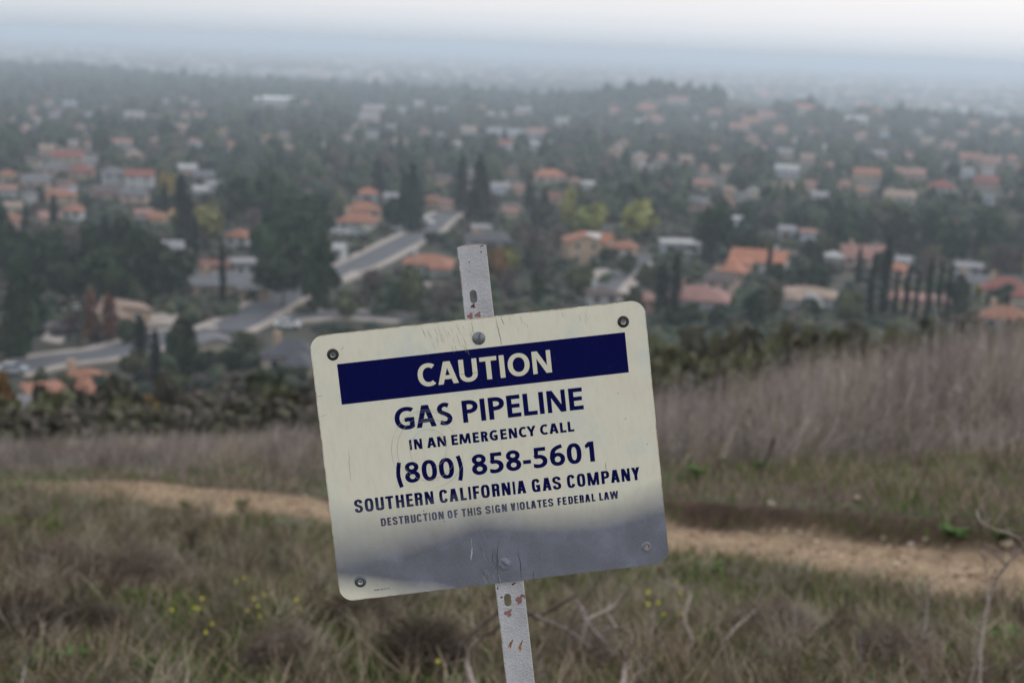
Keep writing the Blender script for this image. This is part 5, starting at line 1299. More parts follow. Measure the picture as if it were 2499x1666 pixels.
# green blades and small leaves
X, Y = scatter(130000, 3.2, 16, .46, 1.2)
pg = patchy(X, Y, .65, 15) + .25 * vnoise(X, Y, .15, 9) + .03
for (bx, by, br, ba) in ((1450, 1430, .7, 1.1), (1700, 1420, .8, 1.1), (1900, 1400, .6, .7), (1600, 1530, .5, .7), (400, 1530, .5, 1.1), (300, 1560, .4, .8), (720, 1300, .5, 1.0), (900, 1420, .5, .6), (2350, 1560, .5, .8), (2250, 1450, .5, .7), (120, 1240, .7, .8), (1800, 1130, .8, .6), (2300, 1150, .9, .5), (2350, 1320, .35, 1.2), (1120, 1480, .4, .7), (560, 1640, .4, .6), (840, 1640, .35, .5)):
    gp = ground(bx, by, 3); pg = pg + ba * np.exp(-((X - gp[0]) ** 2 + ((Y - gp[1]) * .7) ** 2) / br ** 2)
ts_ = track_s(X, Y); edge = np.exp(-((ts_ + .25) / .4) ** 2) * .25 + np.exp(-((ts_ - 1.25) / .35) ** 2) * .2
keep = (rng.uniform(-1, 1, len(X)) < pg + edge) & (rng.uniform(0, 1, len(X)) > track(X, Y)) & (ts_ < 4.5) & (rng.uniform(0, 1, len(X)) < 1 - .78 * sm(1.0, 1.2, ts_))
X, Y = X[keep], Y[keep]; n = len(X); Z = TT(X, Y)
hh = rng.uniform(.03, .12, n); an = rng.uniform(0, 6.28, n); ln = hh * rng.uniform(.2, 1.0, n)
B = np.stack([X, Y, Z - .005], 1); Tp = B + np.stack([np.cos(an) * ln, np.sin(an) * ln, hh], 1)
tag(ribbons('green_grass', B, Tp, np.zeros((n, 3)), rng.uniform(.005, .014, n), pal(n, GREEN)), 'patches of short fresh green grass between the dead growth', 'grass', kind='stuff')
# grey brown brush: stiff crooked twigs in clumps
nc_ = 520; CXs, CYs = scatter(nc_, 3.6, 13.5, .46, 1.1)
keep = (track(CXs, CYs) < .05) & (track_s(CXs, CYs) < -.25); CXs, CYs = CXs[keep], CYs[keep]; nc_ = len(CXs)
per = 90; k = np.repeat(np.arange(nc_), per); n = len(k); cr_r = rng.uniform(.06, .22, nc_)[k]; ch = (rng.uniform(.10, .30, nc_) * (1 + .25 * (CXs < -.6)))[k]
an = rng.uniform(0, 6.28, n); r0 = cr_r * rng.uniform(0, .6, n); r1 = r0 + cr_r * rng.uniform(.1, 1.1, n)
X, Y = CXs[k], CYs[k]; zz = TT(X, Y); f0 = rng.uniform(0, .6, n)
B = np.stack([X + r0 * np.cos(an), Y + r0 * np.sin(an), zz + ch * f0], 1); a2 = an + rng.normal(0, .7, n)
Tp = np.stack([X + r1 * np.cos(a2), Y + r1 * np.sin(a2), zz + ch * (f0 + rng.uniform(.1, .5, n))], 1)
cl_ = (pal(nc_, [(.20, .165, .12), (.27, .225, .17), (.12, .09, .065), (.22, .19, .125)]))[k] * rng.uniform(.6, 1.4, (n, 1))
tag(ribbons('dead_brush', B, Tp, rng.normal(0, .015, (n, 3)), rng.uniform(.0025, .006, n), cl_, segs=3), 'low tangled grey-brown dead brush on the near slope', 'brush', kind='stuff')
# tall dead stalks beyond the path
def hfun(X, Y): return np.interp(colw(X, Y), range(7), [.31, .31, .35, .44, .64, .92, 1.15])
nc_ = 7500; CXs, CYs = scatter(nc_, 9.3, 25, .47, .85); ts_ = track_s(CXs, CYs); kk = colw(CXs, CYs)
start = np.interp(kk, range(7), [1.12, 1.15, 1.3, 1.9, 2.9, 3.9, 4.6]) + .6 * vnoise(CXs, CYs, .9, 12) * sm(2, 4, kk)
dn = sm(start - .3, start + 1.5, ts_) * np.clip(.75 + .6 * patchy(CXs, CYs, .9, 31), .1, 1)
keep = (rng.uniform(0, 1, nc_) < dn) & (track(CXs, CYs) < .1)
CXs, CYs, st_ = CXs[keep], CYs[keep], start[keep]; nc_ = len(CXs)
cl_h = rng.uniform(.5, 1.15, nc_) * (1 + .3 * patchy(CXs, CYs, 1.2, 17)) * (.5 + .5 * sm(0, 2.2, track_s(CXs, CYs) - st_))
cl_x = rng.normal(.16, .26, nc_); cl_y = rng.normal(0, .15, nc_); cl_r = rng.uniform(.04, .2, nc_); cl_c = pal(nc_, MAUVE + [(.36, .30, .20)], (.32, .24, .16, .14, .14), .55, 1.5)
per = 18; k = np.repeat(np.arange(nc_), per); n = len(k)
X = CXs[k] + rng.normal(0, 1, n) * cl_r[k]; Y = CYs[k] + rng.normal(0, 1, n) * cl_r[k]; Z = TT(X, Y)
H_ = hfun(X, Y) * cl_h[k] * rng.uniform(.35, 1.1, n)
lean = (cl_x[k] + rng.normal(0, .2, n)) * H_; ly = (cl_y[k] + rng.normal(0, .15, n)) * H_
bent = rng.uniform(0, 1, n) < .1; lean = np.where(bent, lean * 3.2, lean); H2 = np.where(bent, H_ * .5, H_)
B = np.stack([X, Y, Z - .02], 1); Tp = B + np.stack([lean, ly, H2], 1)
patchc = cl_c[k] * rng.uniform(.7, 1.3, (n, 1))
tag(ribbons('tall_dead_grass', B, Tp, np.stack([lean * .35, ly * .2, np.abs(lean) * .25], 1), rng.uniform(.003, .010, n), patchc, segs=3), 'dense tall mauve-grey dead stalks on the crest beyond the path', 'grass', kind='stuff')
# their side twigs and seed heads
m3 = rng.choice(n, 70000); f = rng.uniform(.35, .95, 70000)[:, None]
b2 = B[m3] + (Tp[m3] - B[m3]) * f; an = rng.uniform(0, 6.28, 70000); l2 = H_[m3] * rng.uniform(.06, .2, 70000)
t2 = b2 + np.stack([np.cos(an) * l2 * .8, np.sin(an) * l2 * .8, l2], 1)
tag(ribbons('seed_heads', b2, t2, np.zeros((70000, 3)), rng.uniform(.003, .008, 70000), patchc[m3] * 1.15, segs=1), 'side twigs and seed heads of the tall dead stalks', 'grass', kind='stuff')
# mixed sparse growth on the bank between the path and the stalks
X, Y = scatter(60000, 9, 19, .46, .9); ts_ = track_s(X, Y); kk = colw(X, Y)
keep = (ts_ > 1.45 + .2 * vnoise(X, Y, .4, 3)) & (ts_ < 5) & (rng.uniform(0, 1, len(X)) < .75 * sm(2.2, 3.6, kk) + .1) & (rng.uniform(-1, 1, len(X)) < patchy(X, Y, .45, 41) + .25)
X, Y = X[keep], Y[keep]; n = len(X); Z = TT(X, Y); hh = rng.uniform(.03, .16, n); an = rng.uniform(0, 6.28, n)
B = np.stack([X, Y, Z], 1); Tp = B + np.stack([np.cos(an) * hh * .6, np.sin(an) * hh * .6, hh], 1)
isg = rng.uniform(-1, 1, n) < patchy(X, Y, .5, 43) - .4
c = np.where(isg[:, None], pal(n, GREEN), pal(n, DRY))
tag(ribbons('bank_growth', B, Tp, np.zeros((n, 3)), rng.uniform(.004, .010, n), c), 'sparse mixed green and brown growth on the bank above the path', 'grass', kind='stuff')
# overhanging brown tufts on the cut edge
X, Y = scatter(40000, 8, 14, .46); ts_ = track_s(X, Y); kk = colw(X, Y)
keep = (np.abs(ts_ - 1.30) < .16) & (kk > 2.6) & (rng.uniform(-1, 1, len(X)) < vnoise(X, Y, .3, 2) + .5); X, Y = X[keep], Y[keep]; n = len(X); Z = TT(X, Y); an = rng.uniform(0, 6.28, n)
B = np.stack([X, Y, Z], 1); Tp = B + np.stack([np.cos(an) * .05, -rng.uniform(.0, .09, n), rng.uniform(-.05, .08, n)], 1)
tag(ribbons('edge_tufts', B, Tp, np.zeros((n, 3)), rng.uniform(.004, .009, n), pal(n, [(.12, .085, .065), (.20, .15, .12), (.085, .055, .04), (.15, .12, .10)])), 'dark brown roots and tufts hanging over the cut edge of the path', 'grass', kind='stuff')

# loose stones and clods on the path
def rock(name, p, r, mat, seed, sq=.6):
    q = np.random.default_rng(seed); bm = bmesh.new()
    for v in q.normal(size=(26, 3)):
        v /= np.linalg.norm(v); v = v * q.uniform(.8, 1.05); bm.verts.new((v[0] * r, v[1] * r * .8, v[2] * r * sq))
    bmesh.ops.convex_hull(bm, input=bm.verts[:])
    for v in [v for v in bm.verts if not v.link_faces]: bm.verts.remove(v)
    o = bm_obj(name, bm, [mat], None); o.location = (p[0], p[1], p[2] + r * sq * .45); o.rotation_euler = (0, 0, q.uniform(0, 6)); return o
M_STONE = simple('sandstone', (.42, .33, .24), .25, 20); M_STONE2 = simple('pale_stone', (.50, .42, .33), .2, 20)
LAND += [('the bend of the dirt path', 500, 1200), ('the cut edge of the path', 2000, 1270)]
for i, (px, py, w, lab) in enumerate(((1883,1232,24,'pale round stone on the bank, leftmost of the larger ones above the path'),(2093,1220,34,'largest tan stone on the bank above the path, right of the sign'),(2350,1240,22,'pinkish stone on the bank above the path near right edge'),
        (2455,1330,44,'flat tan stone slab at right edge of the path'),(2225,1325,26,'tan stone at the far edge of the path, right of a pinkish one'),(2155,1314,18,'pinkish stone at the far edge of the path, left of a tan one'),(1952,1301,18,'small pale stone on far edge of the path, left end of the stony stretch'),
        (2012,1338,24,'low flat tan stone lying on the path surface, right of the sign'),(2187,1380,20,'small pale chip lying mid path at right'),(2115,1370,14,'small round pebble mid path at right, left of a pale chip'),(2315,1335,20,'tan stone beside green tuft at the far edge of the path'),
        (2258,1316,16,'little tan stone by the green tuft at the path edge'),(1915,1295,16,'little tan stone at far path edge, leftmost near the sign'),(2400,1345,16,'small brown stone left of the flat slab at right'))):
    g_ = ground(px, py, 5); tag(rock('stone', g_, w * pxm(g_[1]) / 2, M_STONE if i % 2 else M_STONE2, i), lab, 'stone', 'stones by the path')
n = 9000; X, Y = scatter(n * 3, 8, 16, .46); k_ = track(X, Y) > .6; X, Y = X[k_][:n], Y[k_][:n]; n = len(X); S1 = rng.uniform(.004, .026, n) * rng.uniform(.4, 1, n)
pb = blobs('pebbles', np.stack([X, Y, TT(X, Y) + S1 * .2], 1), np.stack([S1, S1, S1 * .6], 1), pal(n, [(.42, .29, .19), (.34, .23, .15), (.52, .40, .28), (.24, .155, .10)]), M_TINT, rng)
tag(pb, 'pebbles and clods scattered over the dirt path', 'pebbles', kind='stuff')

# --- scrub beyond the crest
n = 2600; Y = 24 + 170 * rng.uniform(0, 1, n) ** 1.5; X = rng.uniform(-.5, .5, n) * Y; 
per = 60; k = np.repeat(np.arange(n), per); d = rng.normal(size=(n * per, 3)); d /= np.linalg.norm(d, axis=1)[:, None]
R_ = rng.uniform(.5, 1.5, n)[k][:, None] * rng.uniform(.5, 1.05, (n * per, 1)); Z = TT(X, Y)
C_ = np.stack([X[k], Y[k], Z[k] + R_[:, 0] * .35], 1) + d * R_ * np.array([1, 1, .55])
V, G = quads(C_, .11, rng); o = mesh_obj('hillside_scrub', V, G, M_TINT)
cc = pal(n, [(.095, .09, .055), (.075, .072, .046), (.12, .10, .085), (.105, .09, .072), (.07, .07, .046)], (.2, .2, .3, .15, .15), .8, 1.2)[k] * rng.uniform(.75, 1.25, (n * per, 1))
set_tint(o, np.repeat(cc, 4, 0)); tag(o, 'low grey-brown and olive scrub covering the steep slope below the crest', 'scrub', kind='stuff')
def bush(px, top, Y, wp, kind, label=None, short=None):
    d = ray(px, top); x = d[0] * Y; z = T(x, Y); h = max(.7, d[2] * Y - z) + .15; w = wp * pxm(Y) * 1.6
    shape, mat, desc = dict(o=('round', 'scrub', 'olive scrub bush'), d=('round', 'dscrub', 'dark scrub bush'), b=('bare', 'bare', 'leafless grey-brown bush'), g=('round', 'grn', 'green scrub bush'), y=('round', 'gold', 'golden-leaved bush'))[kind]
    root = empty('scrub_bush', (x, Y, z - .1), rs.uniform(0, 6)); me = crown_mesh(shape, rs.randint(0, 3), mat)
    s_ = bpy.data.objects.new('stem', trunk_mesh(kind == 'b' or kind == 'd')); COL.objects.link(s_); s_.parent = root; s_.scale = (w * .8, w * .8, h * .9)
    c = bpy.data.objects.new('foliage', me); COL.objects.link(c); c.parent = root; c.scale = (w, w, h * 1.12); c.location = (0, 0, -h * .1)
    if short: LAND.append((short, px, top + 20))
    if label: tag(root, label, 'bush', 'scrub bushes below the crest')
    else: REG.append((root, desc, px, top + 25, 'bush', 'scrub bushes below the crest'))
for a in ((250,938,40,190,'d','large dark green bush with pale leaning stems at left, above the dead grass','the large dark scrub bush'),(330,960,36,110,'d'),(375,955,44,60,'y','small golden bush right of the large dark scrub bush','the small golden bush'),(8,905,60,80,'y','golden bush at the left edge below the street','the golden bush at left edge'),
          (150,985,33,120,'b'),(70,975,36,150,'b'),(0,1000,31,120,'b'),(60,1010,29,120,'d'),(440,985,34,120,'b'),(500,930,46,120,'b'),(560,950,40,130,'b'),(620,930,46,110,'b'),(500,1000,30,110,'d'),(585,990,31,100,'o'),(660,985,33,130,'o'),(700,935,44,110,'o'),
          (755,965,36,110,'o'),(740,900,60,110,'b'),(640,885,70,90,'g'),(560,900,66,90,'b'),(450,935,55,90,'b'),(400,900,75,80,'d'),(300,905,62,100,'d'),(190,945,50,90,'d'),(110,940,52,70,'d'),(340,1010,28,110,'b'),(220,1010,28,110,'b'),(690,1020,27,100,'o'),(420,1020,27,90,'g'),
          (1600,800,60,100,'o'),(1650,830,48,120,'o'),(1700,790,64,110,'d'),(1740,830,46,120,'o'),(1790,800,58,110,'o'),(1850,810,50,120,'d'),(1900,785,62,110,'o'),(1950,810,48,120,'o'),(2000,780,64,110,'o'),(2060,800,50,110,'o'),(2110,782,62,100,'d'),(2160,800,48,110,'o'),
          (2220,790,56,100,'o'),(2280,778,60,110,'g'),(2340,785,54,90,'d'),(2400,780,60,100,'o'),(2455,785,52,90,'d'),(2490,775,56,70,'o'),(1620,880,34,120,'o'),(1690,880,33,120,'b'),(1760,870,34,110,'o'),(1830,860,34,110,'o'),(1900,850,35,110,'d'),(1980,850,34,100,'o'),(2050,840,35,100,'b'),(1580,930,28,110,'o'),(1660,930,27,100,'b'),(1740,915,27,100,'o'),
          (1600,870,40,150,'o'),(1680,850,46,150,'o'),(1780,845,44,150,'o'),(1870,835,45,150,'o'),(1620,930,30,150,'o'),(1720,905,32,150,'b'),(1800,895,32,140,'o'),(1900,870,36,140,'b'),(1990,830,44,150,'o'),(2080,820,44,140,'o'),(2170,815,44,120,'b'),(20,960,44,160,'o'),(130,965,42,160,'o'),(210,975,38,150,'b'),(290,985,34,150,'o'),(400,975,38,150,'b'),(540,985,34,160,'o'),(640,960,38,160,'b'),(730,1000,30,150,'o'),(1250,1000,27,200,'o'),(1450,960,28,200,'o'),(900,1010,27,200,'o'),(1050,940,40,200,'o')): bush(*a)

# --- dead branches and twigs standing in the near grass
M_TWIGP = simple('pale_dead_wood', (.30, .245, .21), .3, 60); M_TWIGD = simple('dark_dead_wood', (.075, .055, .048), .35, 60); M_TWIGM = simple('grey_dead_wood', (.22, .18, .165), .3, 60)
def twig(strands, Y0, mat, label, r=5.0):
    """one branch made of several joined strands given in photo pixels"""
    V, F_ = [], []
    for si, st in enumerate(strands):
        pts, Ys, rad = [], [], []
        tt_ = st if isinstance(st, list) else st[0]; rr = r if isinstance(st, list) else st[1]; Ya = Y0 if isinstance(st, list) or len(st) < 3 else st[2]
        n = len(tt_); P = smooth(np.array(tt_, float), 2); n = len(P)
        for i, (x, y) in enumerate(P):
            yy = Ya + .25 * math.sin(i / n * 3.0 + si); d = ray(x, y) * yy; pts.append(d); rad.append(rr * pxm(yy) * (1.15 - .6 * i / n) * .5 * (1 + .12 * math.sin(i * 2.3)))
        # the lowest end reaches down into the soil
        p0 = pts[0]; g0 = T(p0[0], p0[1])
        if p0[2] > g0 and tt_[0][1] > 1500: pts.insert(0, np.array([p0[0] - .03, p0[1] + .02, g0 - .03])); rad.insert(0, rad[0] * 1.1)
        rad = [r_ * .68 for r_ in rad]
        tube(V, F_, pts, rad, 8)
        for q_ in range(len(pts) // 2):
            i_ = rs.randint(1, len(pts) - 2); l_ = rs.uniform(.03, .10); dv_ = Vector((rs.gauss(0, .6), rs.gauss(0, .4), rs.uniform(-.2, 1))).normalized() * l_
            p_ = np.array(pts[i_]); m_ = p_ + np.array(dv_) * .5 + np.array((rs.gauss(0, .008), 0, rs.gauss(0, .006)))
            tube(V, F_, [p_, m_, p_ + np.array(dv_)], [min(rad[i_] * .45, .0022), .0014, .0007], 4)
    o = mesh_obj('dead_branch', V, F_, mat, smooth=True); tag(o, label, 'dead branch', 'dead branches in the grass'); return o
twig([([(1160,1690),(1148,1650),(1137,1610),(1150,1575),(1176,1556)], 22), ([(1140,1660),(1132,1690),(1126,1666),(1135,1640)], 10)], 4.3, M_TWIGP, 'thick pale curved branch standing left of the post foot')
twig([([(1120,1575),(1160,1535),(1195,1510),(1240,1478),(1300,1500),(1312,1509),(1350,1485),(1405,1453)], 16), ([(1170,1552),(1205,1545),(1240,1500)], 11)], 5.0, M_TWIGD, 'dark forked branch lying behind the post below the sign')
twig([([(1300,1500),(1345,1518),(1383,1535),(1420,1560),(1443,1580)], 12), ([(1372,1680),(1374,1620),(1383,1545),(1405,1488),(1443,1441),(1465,1405)], 11), ([(1405,1470),(1416,1471),(1426,1505),(1450,1540),(1485,1570)], 12)], 4.8, M_TWIGM, 'crossed grey branches just right of the post')
twig([([(1430,1512),(1488,1485),(1515,1463),(1537,1436)], 13), ([(1471,1490),(1490,1508),(1505,1532)], 11), ([(1455,1542),(1500,1533),(1524,1528)], 9)], 5.3, M_TWIGP, 'pale branching twig below the middle of the sign lower edge, right of crossed branches')
twig([([(1690,1560),(1668,1510),(1678,1470),(1686,1455),(1678,1440),(1640,1430),(1620,1420),(1604,1408)], 10)], 5.4, M_TWIGP, 'pale hooked twig bending over at right of the sign bottom corner')
twig([([(1530,1690),(1555,1640),(1585,1602),(1620,1555)], 9)], 4.6, M_TWIGM, 'straight grey twig slanting right below the hooked twig')
twig([([(1519,1690),(1524,1640),(1526,1605),(1518,1590)], 24), ([(1522,1640),(1545,1570),(1552,1545)], 9)], 4.4, M_TWIGP, 'short thick pale stump twig at bottom, right of the post')
twig([([(1340,1690),(1318,1620),(1330,1580),(1335,1560)], 10), ([(1320,1640),(1300,1590),(1290,1570)], 8)], 4.7, M_TWIGM, 'grey twig bending up beside the lower right of the post')
twig([([(1588,1550),(1596,1500),(1590,1470),(1605,1440)], 8)], 5.4, M_TWIGM, 'thin curved twig near the yellow flowers right of the post')
twig([([(1770,1560),(1800,1525),(1835,1500),(1855,1470),(1858,1450),(1880,1425)], 11), ([(1835,1500),(1850,1500),(1845,1478)], 8)], 5.6, M_TWIGP, 'knotted pale twig right of the sign, in front of the path')
twig([([(2392,1700),(2392,1640),(2394,1562),(2402,1510),(2412,1472),(2430,1414),(2442,1395),(2462,1372),(2495,1338),(2515,1330)], 13), ([(2392,1562),(2385,1540),(2364,1520)], 9), ([(2455,1376),(2440,1362),(2423,1346)], 10), ([(2500,1335),(2490,1315),(2473,1304),(2427,1291),(2400,1280),(2387,1262),(2384,1245)], 8)], 4.6, M_TWIGP, 'tall branching pale twig at the right edge crossing the path')
twig([([(2412,1470),(2408,1420),(2406,1385),(2398,1350)], 6)], 4.9, M_TWIGM, 'hair-thin grey twig left of the tall branching twig')
twig([([(2096,1700),(2098,1640),(2100,1578),(2092,1520),(2085,1480),(2088,1450)], 9)], 5.2, M_TWIGM, 'upright thin grey twig in the grass below the path, right half')
twig([([(2280,1700),(2250,1640),(2235,1610),(2210,1565)], 9)], 4.8, M_TWIGM, 'thin grey twig leaning left near the bottom right')
twig([([(2475,1690),(2470,1660),(2474,1615)], 8)], 4.6, M_TWIGP, 'short pale twig in the bottom right corner')
twig([([(2258,1540),(2262,1480),(2268,1440),(2262,1400)], 7)], 5.8, M_TWIGM, 'thin upright twig just in front of the path at right')
twig([([(1935,1560),(1942,1510),(1925,1470),(1910,1445)], 8)], 5.6, M_TWIGM, 'curved grey twig in the grass right of the sign')
twig([([(350,1610),(380,1590),(400,1560),(378,1530)], 10), ([(352,1500),(372,1470),(360,1450)], 8)], 5.2, M_TWIGM, 'curved grey twigs by the dead shrub at lower left')
twig([([(50,1700),(56,1640),(70,1600),(75,1560)], 12)], 4.4, M_TWIGM, 'blurred grey stem in the bottom left corner')
twig([([(1840,1190),(1855,1160),(1875,1110),(1888,1070)], 13)], 11.5, M_TWIGD, 'dark dead stalk standing on the bank right of the sign')
twig([([(1765,1120),(1785,1060),(1800,1030),(1830,1000)], 12)], 12.5, M_TWIGP, 'pale dead stalk among tall grass right of the sign')

# --- dead shrubs: tangles of fine twigs
def dead_shrub(px, pb, wp, hp, seed, label, cols=M_TWIGM, nt=230):
    gx, gy, gz = ground(px, pb, 3); w = wp * pxm(gy) / 2; h = hp * pxm(gy); q = random.Random(seed); V, F_ = [], []
    for k in range(int(nt * 1.7)):
        a = q.uniform(0, 6.28); r1 = w * q.uniform(.2, 1) ** .7; z1 = h * q.uniform(.35, 1.0) * math.sqrt(max(.15, 1 - (r1 / w) ** 2 * .8)); a2 = a + q.gauss(0, .5)
        p = [(q.gauss(0, .02), q.gauss(0, .02), -.02), (r1 * .5 * math.cos(a), r1 * .5 * math.sin(a), z1 * .6), (r1 * .8 * math.cos(a2), r1 * .8 * math.sin(a2), z1 * .8), (r1 * math.cos(a2 + .3), r1 * math.sin(a2 + .3), z1)]
        tube(V, F_, p, [.0035, .003, .0022, .001], 3)
        for j in range(3):
            b = q.uniform(.5, 1); s0 = (p[2][0] * b, p[2][1] * b, p[2][2] * b); l = h * .22; d = (q.gauss(0, l * .6), q.gauss(0, l * .6), q.uniform(0, l))
            tube(V, F_, [s0, (s0[0] + d[0], s0[1] + d[1], s0[2] + d[2])], [.002, .001], 3)
    o = mesh_obj('dead_shrub', V, F_, cols); o.location = (gx, gy, gz); tag(o, label, 'dead shrub', 'dead shrubs on the near slope')
M_SHR = simple('shrub_twigs', (.225, .18, .14), .35, 30); M_SHRD = simple('dark_shrub_twigs', (.12, .092, .068), .35, 30)
dead_shrub(330, 1445, 330, 170, 1, 'broad brown dead shrub at left, in front of the path bend', M_SHR, 320); dead_shrub(150, 1420, 260, 150, 2, 'greyer dead shrub at the left edge, left of the broad brown one', M_SHR); dead_shrub(60, 1560, 260, 170, 3, 'dark dead shrub in the lower left corner', M_SHRD)
dead_shrub(215, 1570, 240, 150, 4, 'dark twiggy shrub above the bright green leaves at lower left', M_SHRD); dead_shrub(880, 1560, 300, 150, 5, 'dark leafy-twigged dead shrub below lower left corner of the sign', M_SHRD); dead_shrub(1040, 1640, 300, 190, 6, 'dark dead shrub left of the thick pale curved branch', M_SHRD, 300)
dead_shrub(700, 1640, 300, 160, 7, 'brown dead shrub at the bottom, left of the post', M_SHR); dead_shrub(1420, 1640, 280, 140, 8, 'low brown dead shrub right of the post foot', M_SHR); dead_shrub(2180, 1640, 300, 160, 9, 'low brown dead shrub at the bottom right', M_SHR); dead_shrub(1900, 1560, 260, 120, 10, 'grey dead shrub below the path, right of the sign', M_SHR)

# --- green weeds: rosettes of broad leaves
M_LEAF = fol('weed_leaf', (.08, .135, .028), .35); M_LEAFB = fol('weed_leaf_pale', (.16, .22, .12), .3)
WM = {}
def weed(px, py, wp, label, big=False, pale=False, Y=None):
    gx, gy, gz = ground(px, py, 3); w = wp * pxm(gy) / 2; key = (big, pale)
    if key not in WM:
        q = random.Random(5 + big + 2 * pale); V, F_ = [], []
        for k in range(11 if big else 34):
            a = q.uniform(0, 6.28); el = q.uniform(.25, 1.1); L_ = q.uniform(.6, 1.05); wd = .26 if big else .13; b = len(V); ca, sa = math.cos(a), math.sin(a)
            for i in range(6):
                t_ = i / 5; r = L_ * t_ * math.cos(el * (1 - .5 * t_)); z = L_ * t_ * math.sin(el) * (1 - .45 * t_) + .05; ww = wd * math.sin(math.pi * min(1, t_ * .93 + .05)) ** .8 + .01
                for s_ in (-1, 0, 1): V.append((r * ca - s_ * ww * sa, r * sa + s_ * ww * ca, z + abs(s_) * ww * .35))
            for i in range(5):
                for j in (0, 1): k0 = b + 3 * i + j; F_.append((k0, k0 + 1, k0 + 4, k0 + 3))
        me = bpy.data.meshes.new('weed'); me.from_pydata(V, [], F_); me.materials.append(M_LEAFB if pale else M_LEAF); WM[key] = me
    o = bpy.data.objects.new('weed', WM[key]); COL.objects.link(o); w *= 1.15; o.location = (gx, gy, gz + .02); o.scale = (w, w, max(w * 1.1, .15)); o.rotation_euler = (0, 0, rs.uniform(0, 6)); tag(o, label, 'weed', 'green weeds on the slope')
weed(108, 1640, 90, 'bright broad-leaved weed at the bottom left, left one of two', True); weed(182, 1636, 90, 'bright broad-leaved weed at the bottom left, right one of two', True); weed(120, 1560, 90, 'darker green weed just above two bright broad-leaved ones', False)
weed(716, 1305, 110, 'pale green leafy weed left of the sign, near the path', False, True); weed(455, 1245, 46, 'small bright green tuft on the near path edge, left one of two', False); weed(590, 1240, 50, 'small bright green tuft on the near path edge, right one of two', False); weed(205, 1245, 60, 'green tuft at left below the path bend', False); weed(50, 1205, 80, 'dark green tuft at the left edge by the path', False)
weed(1735, 1405, 90, 'bright green leafy weed just below the path, right of the sign', False); weed(1590, 1560, 110, 'bright green leafy clump below the yellow flowers right of the post', False); weed(1700, 1600, 70, 'small green weed at the bottom, right of the leafy clump', False); weed(2245, 1480, 60, 'green weed in the grass below the path at right', False); weed(2460, 1580, 120, 'dark green weed mass in the lower right corner', False)
weed(2220, 1530, 50, 'small green weed in the grass at right, under another one', False); weed(1885, 1640, 80, 'green weed at the bottom between sign and right corner', False); weed(470, 1615, 60, 'small green weed at the bottom, left of the post', False); weed(1010, 1560, 60, 'green shoot left of the post below the sign', False); weed(360, 1665, 80, 'low green weed at bottom left, right of bright broad leaves', False)
weed(2330, 1318, 90, 'green tuft along the far edge of the path at right', False); weed(2440, 1325, 70, 'green tuft behind the flat tan slab at right', False); weed(1860, 1150, 60, 'small green tuft on the bank right of the sign', False); weed(1700, 1165, 70, 'green tuft on the bank close to the sign', False); weed(330, 1480, 60, 'green weed under the broad brown dead shrub', False)

# --- small yellow wildflowers
M_PET = simple('yellow_petal', (.62, .55, .05), .15, 100, .6); M_STEM = simple('flower_stem', (.10, .13, .05), .2, 50)
def flower(px, py, label, group, sz=1.0):
    Y = 4.2
    while Y < 12:
        d = ray(px, py) * Y
        if d[2] - T(d[0], d[1]) < .17: break
        Y += .05
    gz = T(d[0], d[1]); root = empty('wildflower', (d[0], d[1], gz), rs.uniform(0, 6)); V, F_ = [], []; H0 = d[2] - gz
    tube(V, F_, [(0, 0, -.02), (.01, .008, H0 * .5), (0, 0, H0)], [.0016, .0013, .001], 4); mesh_obj('stem', V, F_, M_STEM, root)
    V, F_ = [], []; r = .0095 * sz
    for k in range(5):
        a = k * 1.2566; b = len(V)
        for (u, w_, z) in ((0, 0, 0), (.55, -.32, .10), (1, -.16, .28), (1, .16, .28), (.55, .32, .10)): V.append((r * (u * math.cos(a) - w_ * math.sin(a)), r * (u * math.sin(a) + w_ * math.cos(a)), r * z))
        F_.append(tuple(range(b, b + 5)))
    o = mesh_obj('blossom', V, F_, M_PET, root); o.location = (0, 0, H0); o.rotation_euler = (R(50), 0, rs.uniform(-.5, .5) - root.rotation_euler.z)
    tag(root, label, 'wildflower', group)
ORD_ = ['first', 'second', 'third', 'fourth', 'fifth', 'sixth', 'seventh']
for i, (x, y) in enumerate(sorted(((575,1419),(597,1410),(494,1459),(476,1482),(420,1487),(486,1484)))): flower(x, y, ORD_[i] + ' from left of six yellow wildflowers below the broad dead shrub', 'yellow flowers of the upper left cluster')
for i, (x, y) in enumerate(sorted(((518,1521),(502,1542),(620,1460),(604,1488),(629,1478),(645,1450),(634,1502)))): flower(x, y, ORD_[i] + ' from left of seven tiny yellow wildflowers between dead shrub and sign corner', 'yellow flowers of the middle left cluster', .85)
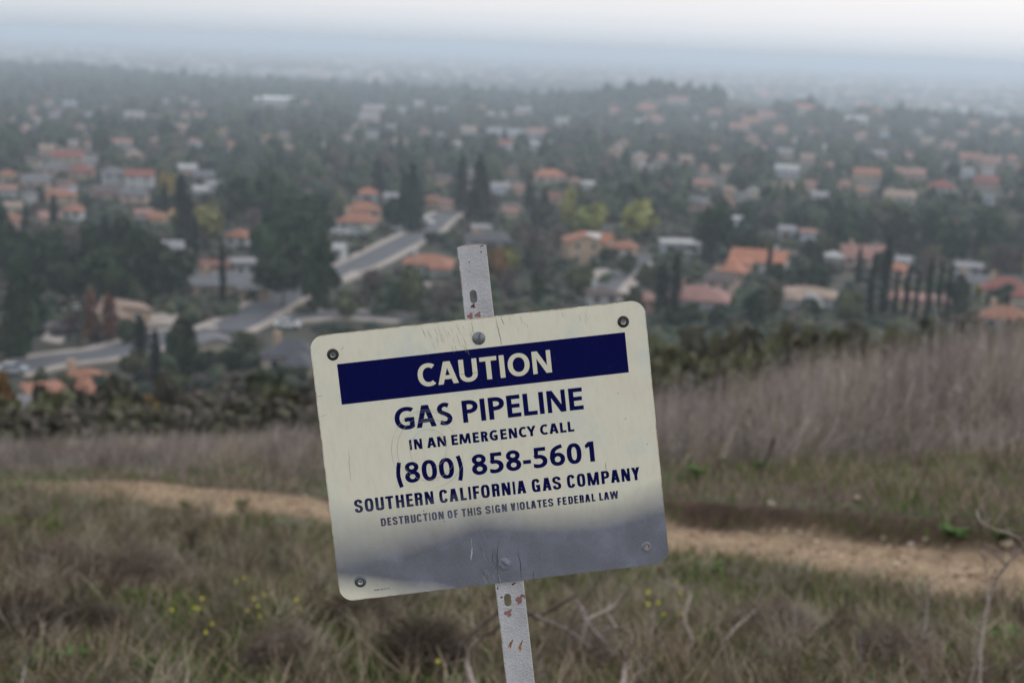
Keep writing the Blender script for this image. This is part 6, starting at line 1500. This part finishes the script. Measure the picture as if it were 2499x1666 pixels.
for x, y, l in ((725,1463,'upper'),(735,1484,'lower')): flower(x, y, l + ' of two yellow wildflowers just left of the sign bottom left corner', 'yellow flowers nearest the sign corner')
for i, (x, y, l) in enumerate(((1582,1443,'upper of the two brightest yellow wildflowers right of the post'),(1582,1472,'lower of the two brightest yellow wildflowers right of the post'),(1662,1444,'yellow wildflower touching the pale hooked twig'),(1620,1497,'dull yellow wildflower below the hooked twig, left one'),(1663,1497,'dull yellow wildflower below the hooked twig, right one'),(1650,1418,'faint yellow wildflower above the pale hooked twig'),(1606,1470,'faint greenish yellow wildflower beside the two brightest ones'),(1069,1612,'single yellow wildflower low down left of the post'))): flower(x, y, l, 'yellow flowers right of the post', 1.25 if i < 2 else .9)

# ================================================================== LABELS for everything described by its surroundings
def where(px, py):
    best = min(LAND, key=lambda q: math.hypot((q[1] - px) * .8, (q[2] - py) * 1.5)); dx, dy = px - best[1], py - best[2]; d = math.hypot(dx, dy)
    near_ = 'just ' if d < 55 else ('' if d < 150 else 'well ')
    if abs(dx) > 2.2 * abs(dy): r_ = 'right of' if dx > 0 else 'left of'
    elif abs(dy) > 1.6 * abs(dx): r_ = 'below' if dy > 0 else 'above'
    else: r_ = ('lower ' if dy > 0 else 'upper ') + ('right of' if dx > 0 else 'left of')
    return near_ + r_ + ' ' + best[0], d
G_ = {}
for o, desc, px, py, cat, grp in REG:
    w, d = where(px, py); G_.setdefault(desc + '|' + w, []).append((px, py, o, cat, grp))
ORD = ['first', 'second', 'third', 'fourth', 'fifth', 'sixth', 'seventh', 'eighth', 'ninth', 'tenth', 'eleventh', 'twelfth']
def fit(s):
    return s if len(s.split()) <= 16 else ' '.join(s.split()[:16])
for key, L in G_.items():
    desc, w = key.split('|'); L.sort(key=lambda q: q[0]); n = len(L)
    for i, (px, py, o, cat, grp) in enumerate(L):
        if n == 1: s_ = desc + ', ' + w
        elif n == 2: s_ = ('left' if i == 0 else 'right') + ' one of two: ' + desc + ', ' + w
        else: s_ = (ORD[i] if i < 12 else 'next') + ' from left: ' + desc + ', ' + w
        tag(o, fit(s_), cat, grp)
